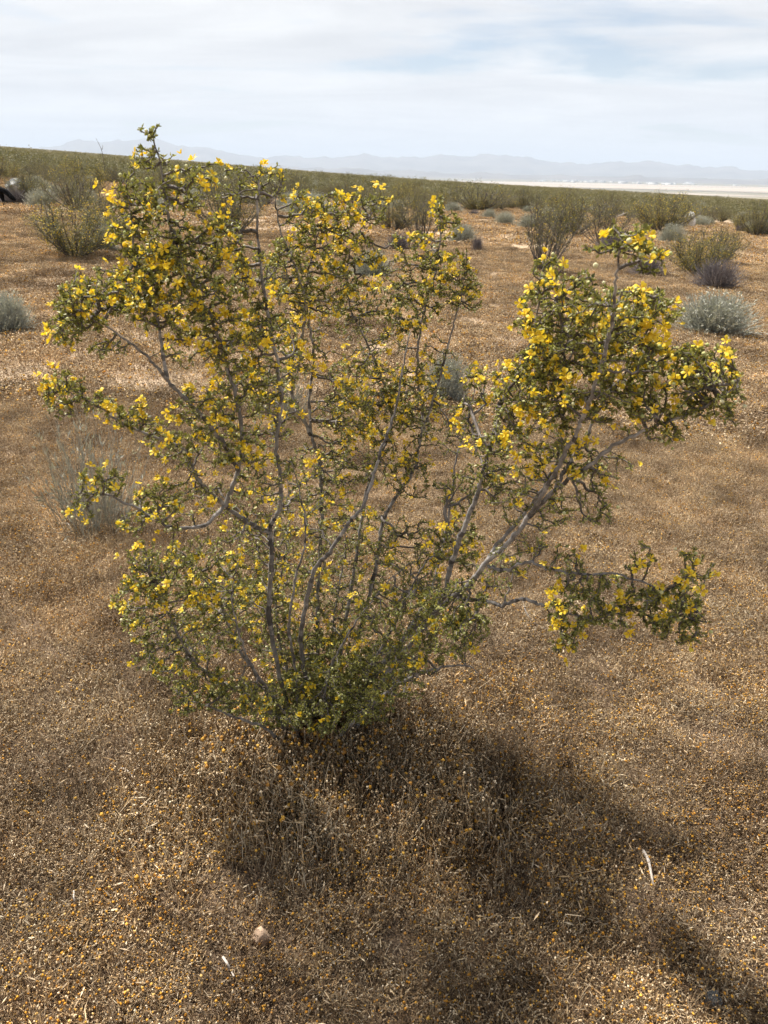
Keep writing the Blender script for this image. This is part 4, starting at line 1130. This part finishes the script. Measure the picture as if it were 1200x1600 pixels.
# dead limbs lying by the small white rock
e, D = on_ground(985, 342)
dl = empty('dead_limbs', tuple(e)); prop(dl, 'heap of broken bleached limbs beside the small white pointed rock', 'branches')
for (a0, b0, a1, b1, r_) in ((-1.0, 0, .2, .45, .035), (.1, .05, .55, .55, .04), (.0, .1, -.8, 1.1, .012), (.35, 0, .42, .45, .03), (-.6, .0, -.4, .35, .03)):
    P = smooth_poly(np.array([[a0, 0, b0], [(a0 + a1) / 2 + .05, .1, (b0 + b1) / 2 + .04], [a1, .15, b1]]), 4)
    V, F4, F3_ = tube(P, np.linspace(r_, r_ * .6, len(P)), 6)
    obj('limb', np_mesh('limb', V, [F3_, F4], M['stick'], smooth=True), dl)

# thin dead stalk standing on the left skyline
p, D = on_ground(161, 252)
p = np.array([p[0], p[1], 0.0]); p = p / np.linalg.norm(p) * 45; p[2] = float(G(p[0], p[1]))
dk = empty('dead_stalk', tuple(p)); prop(dk, 'thin dark dead stalk standing above the left skyline', 'stalk')
P = smooth_poly(np.array([[0, 0, 0], [.03, 0, 1.0], [0, 0, 1.55], [-.10, 0, 1.85], [-.22, 0, 2.1]]), 4)
V, F4, F3_ = tube(P, np.linspace(.018, .007, len(P)), 6); obj('stalk', np_mesh('stalk', V, [F3_, F4], M['twig']), dk)
P = np.array([[0, 0, 1.55], [.07, 0, 1.68], [.09, 0, 1.8]]); V, F4, F3_ = tube(P, np.linspace(.015, .007, 3), 5); obj('side_shoot', np_mesh('side_shoot', V, [F3_, F4], M['twig']), dk)

# black dog walking out of the left edge, nose to the ground
p, D = on_ground(4, 323)
s = 22 / FPX * D / 0.56
sk = [(-.62, 0, .56), (-.40, 0, .55), (-.15, 0, .54), (.05, 0, .57), (.20, 0, .50), (.33, 0, .38), (.43, 0, .28), (.53, 0, .20),      # 0-7 back, neck, head, muzzle
      (.04, .08, .40), (.06, .08, .22), (.03, .08, .05), (.08, .08, .02), (.04, -.08, .40), (.12, -.08, .24), (.16, -.08, .07), (.21, -.08, .03),   # 8-15 front legs
      (-.58, .08, .42), (-.52, .08, .30), (-.63, .08, .18), (-.61, .08, .03), (-.58, -.08, .42), (-.50, -.08, .30), (-.58, -.08, .18), (-.55, -.08, .03),   # 16-23 hind legs
      (-.76, 0, .55), (-.92, 0, .42), (-1.02, 0, .34)]                                                                                            # tail
ed = [(0,1),(1,2),(2,3),(3,4),(4,5),(5,6),(6,7),(3,8),(8,9),(9,10),(10,11),(3,12),(12,13),(13,14),(14,15),(0,16),(16,17),(17,18),(18,19),(0,20),(20,21),(21,22),(22,23),(0,24),(24,25),(25,26)]
rd = [.12,.13,.15,.14,.10,.085,.085,.04, .06,.035,.026,.03,.06,.035,.026,.03, .075,.05,.028,.03,.075,.05,.028,.03, .04,.03,.015]
me = bpy.data.meshes.new('dog'); me.from_pydata(sk, ed, []); me.update()
dog = obj('dog', me); dog.location = p + np.array([-.02, 0, 0]); dog.scale = (s, s, s); dog.rotation_euler.z = R(-8)
md = dog.modifiers.new('skin', 'SKIN'); me.skin_vertices[0].data[2].use_root = True
for i, r_ in enumerate(rd): me.skin_vertices[0].data[i].radius = (r_, r_); me.skin_vertices[0].data[i].use_root = (i == 2)
md = dog.modifiers.new('sub', 'SUBSURF'); md.levels = md.render_levels = 2
me.materials.append(M['fur'])
prop(dog, 'black dog at the left edge walking right with its head lowered', 'dog')
for sy in (-1, 1):
    V = np.array([[.37, sy * .05, .37], [.45, sy * .06, .34], [.42, sy * .11, .22], [.39, sy * .075, .27]])
    V = np.vstack([V, V + np.array([0, sy * .02, 0])])
    obj('ear', np_mesh('ear', V, [np.array([[0,1,2,3],[7,6,5,4],[0,4,5,1],[1,5,6,2],[2,6,7,3],[3,7,4,0]])], M['fur']), dog)

# far town: tiny white buildings along the far shore of the playa
def house(w, dpt, h):
    V = np.array([[-w,-dpt,0],[w,-dpt,0],[w,dpt,0],[-w,dpt,0],[-w,-dpt,h],[w,-dpt,h],[w,dpt,h],[-w,dpt,h]], float)
    return np_mesh('wall', V, [np.array([[0,1,5,4],[1,2,6,5],[2,3,7,6],[3,0,4,7],[4,5,6,7]])], M['wall'])
def gable(w, dpt, h):
    r_ = h * .45
    V = np.array([[-w*1.05,-dpt*1.1,h],[w*1.05,-dpt*1.1,h],[w*1.05,dpt*1.1,h],[-w*1.05,dpt*1.1,h],[-w*1.05,0,h+r_],[w*1.05,0,h+r_]], float)
    return np_mesh('roof', V, [np.array([[0,1,5,4],[2,3,4,5],[0,3,2,1]]), np.array([[0,4,3],[1,2,5]])], M['roof'])
HM = [(house(w, d_, h), gable(w, d_, h)) for w, d_, h in ((22, 14, 9), (38, 18, 12), (14, 12, 16))]
for q in range(44):
    px = float(np.clip(rng.normal(860, 95), 640, 1080)); az = math.atan((px - 600) / FPX / math.cos(R(PITCH)))
    rr = rng.uniform(9600, 11500); k = int(rng.choice(3, p=[.55, .35, .1]))
    e = empty('building', (rr * math.sin(az), rr * math.cos(az), VALLEY)); e.rotation_euler.z = -az + rng.normal(0, .2); e.scale = (rng.uniform(.6, 1.3),) * 3
    sz = ('small low', 'long', 'tall')[k]; prop(e, 'tiny %s white building of the town beyond the pale dry lake' % sz, 'building', sz + ' buildings of the far town')
    obj('wall', HM[k][0], e); obj('roof', HM[k][1], e)

# ------------------------------------------------------------------ haze
hz_lo, hz_hi, hz_w = VALLEY - 20, 1000.0, 47000.0
V = np.array([[sx * hz_w, sy * hz_w, z] for z in (hz_lo, hz_hi) for sx, sy in ((-1,-1),(1,-1),(1,1),(-1,1))], float)
hz = np_mesh('haze', V, [np.array([[3,2,1,0],[4,5,6,7],[0,1,5,4],[1,2,6,5],[2,3,7,6],[3,0,4,7]])])
m = bpy.data.materials.new('haze_air'); m.use_nodes = True; nt = m.node_tree; nt.nodes.clear()
out = nt.nodes.new('ShaderNodeOutputMaterial'); pv = nt.nodes.new('ShaderNodeVolumePrincipled')
pv.inputs['Color'].default_value = (0.77, 0.87, 1.0, 1)
pv.inputs['Density'].default_value = 6.6e-5
nt.links.new(pv.outputs[0], out.inputs['Volume'])
hz.materials.append(m)
o = obj('haze', hz); prop(o, kind='stuff')
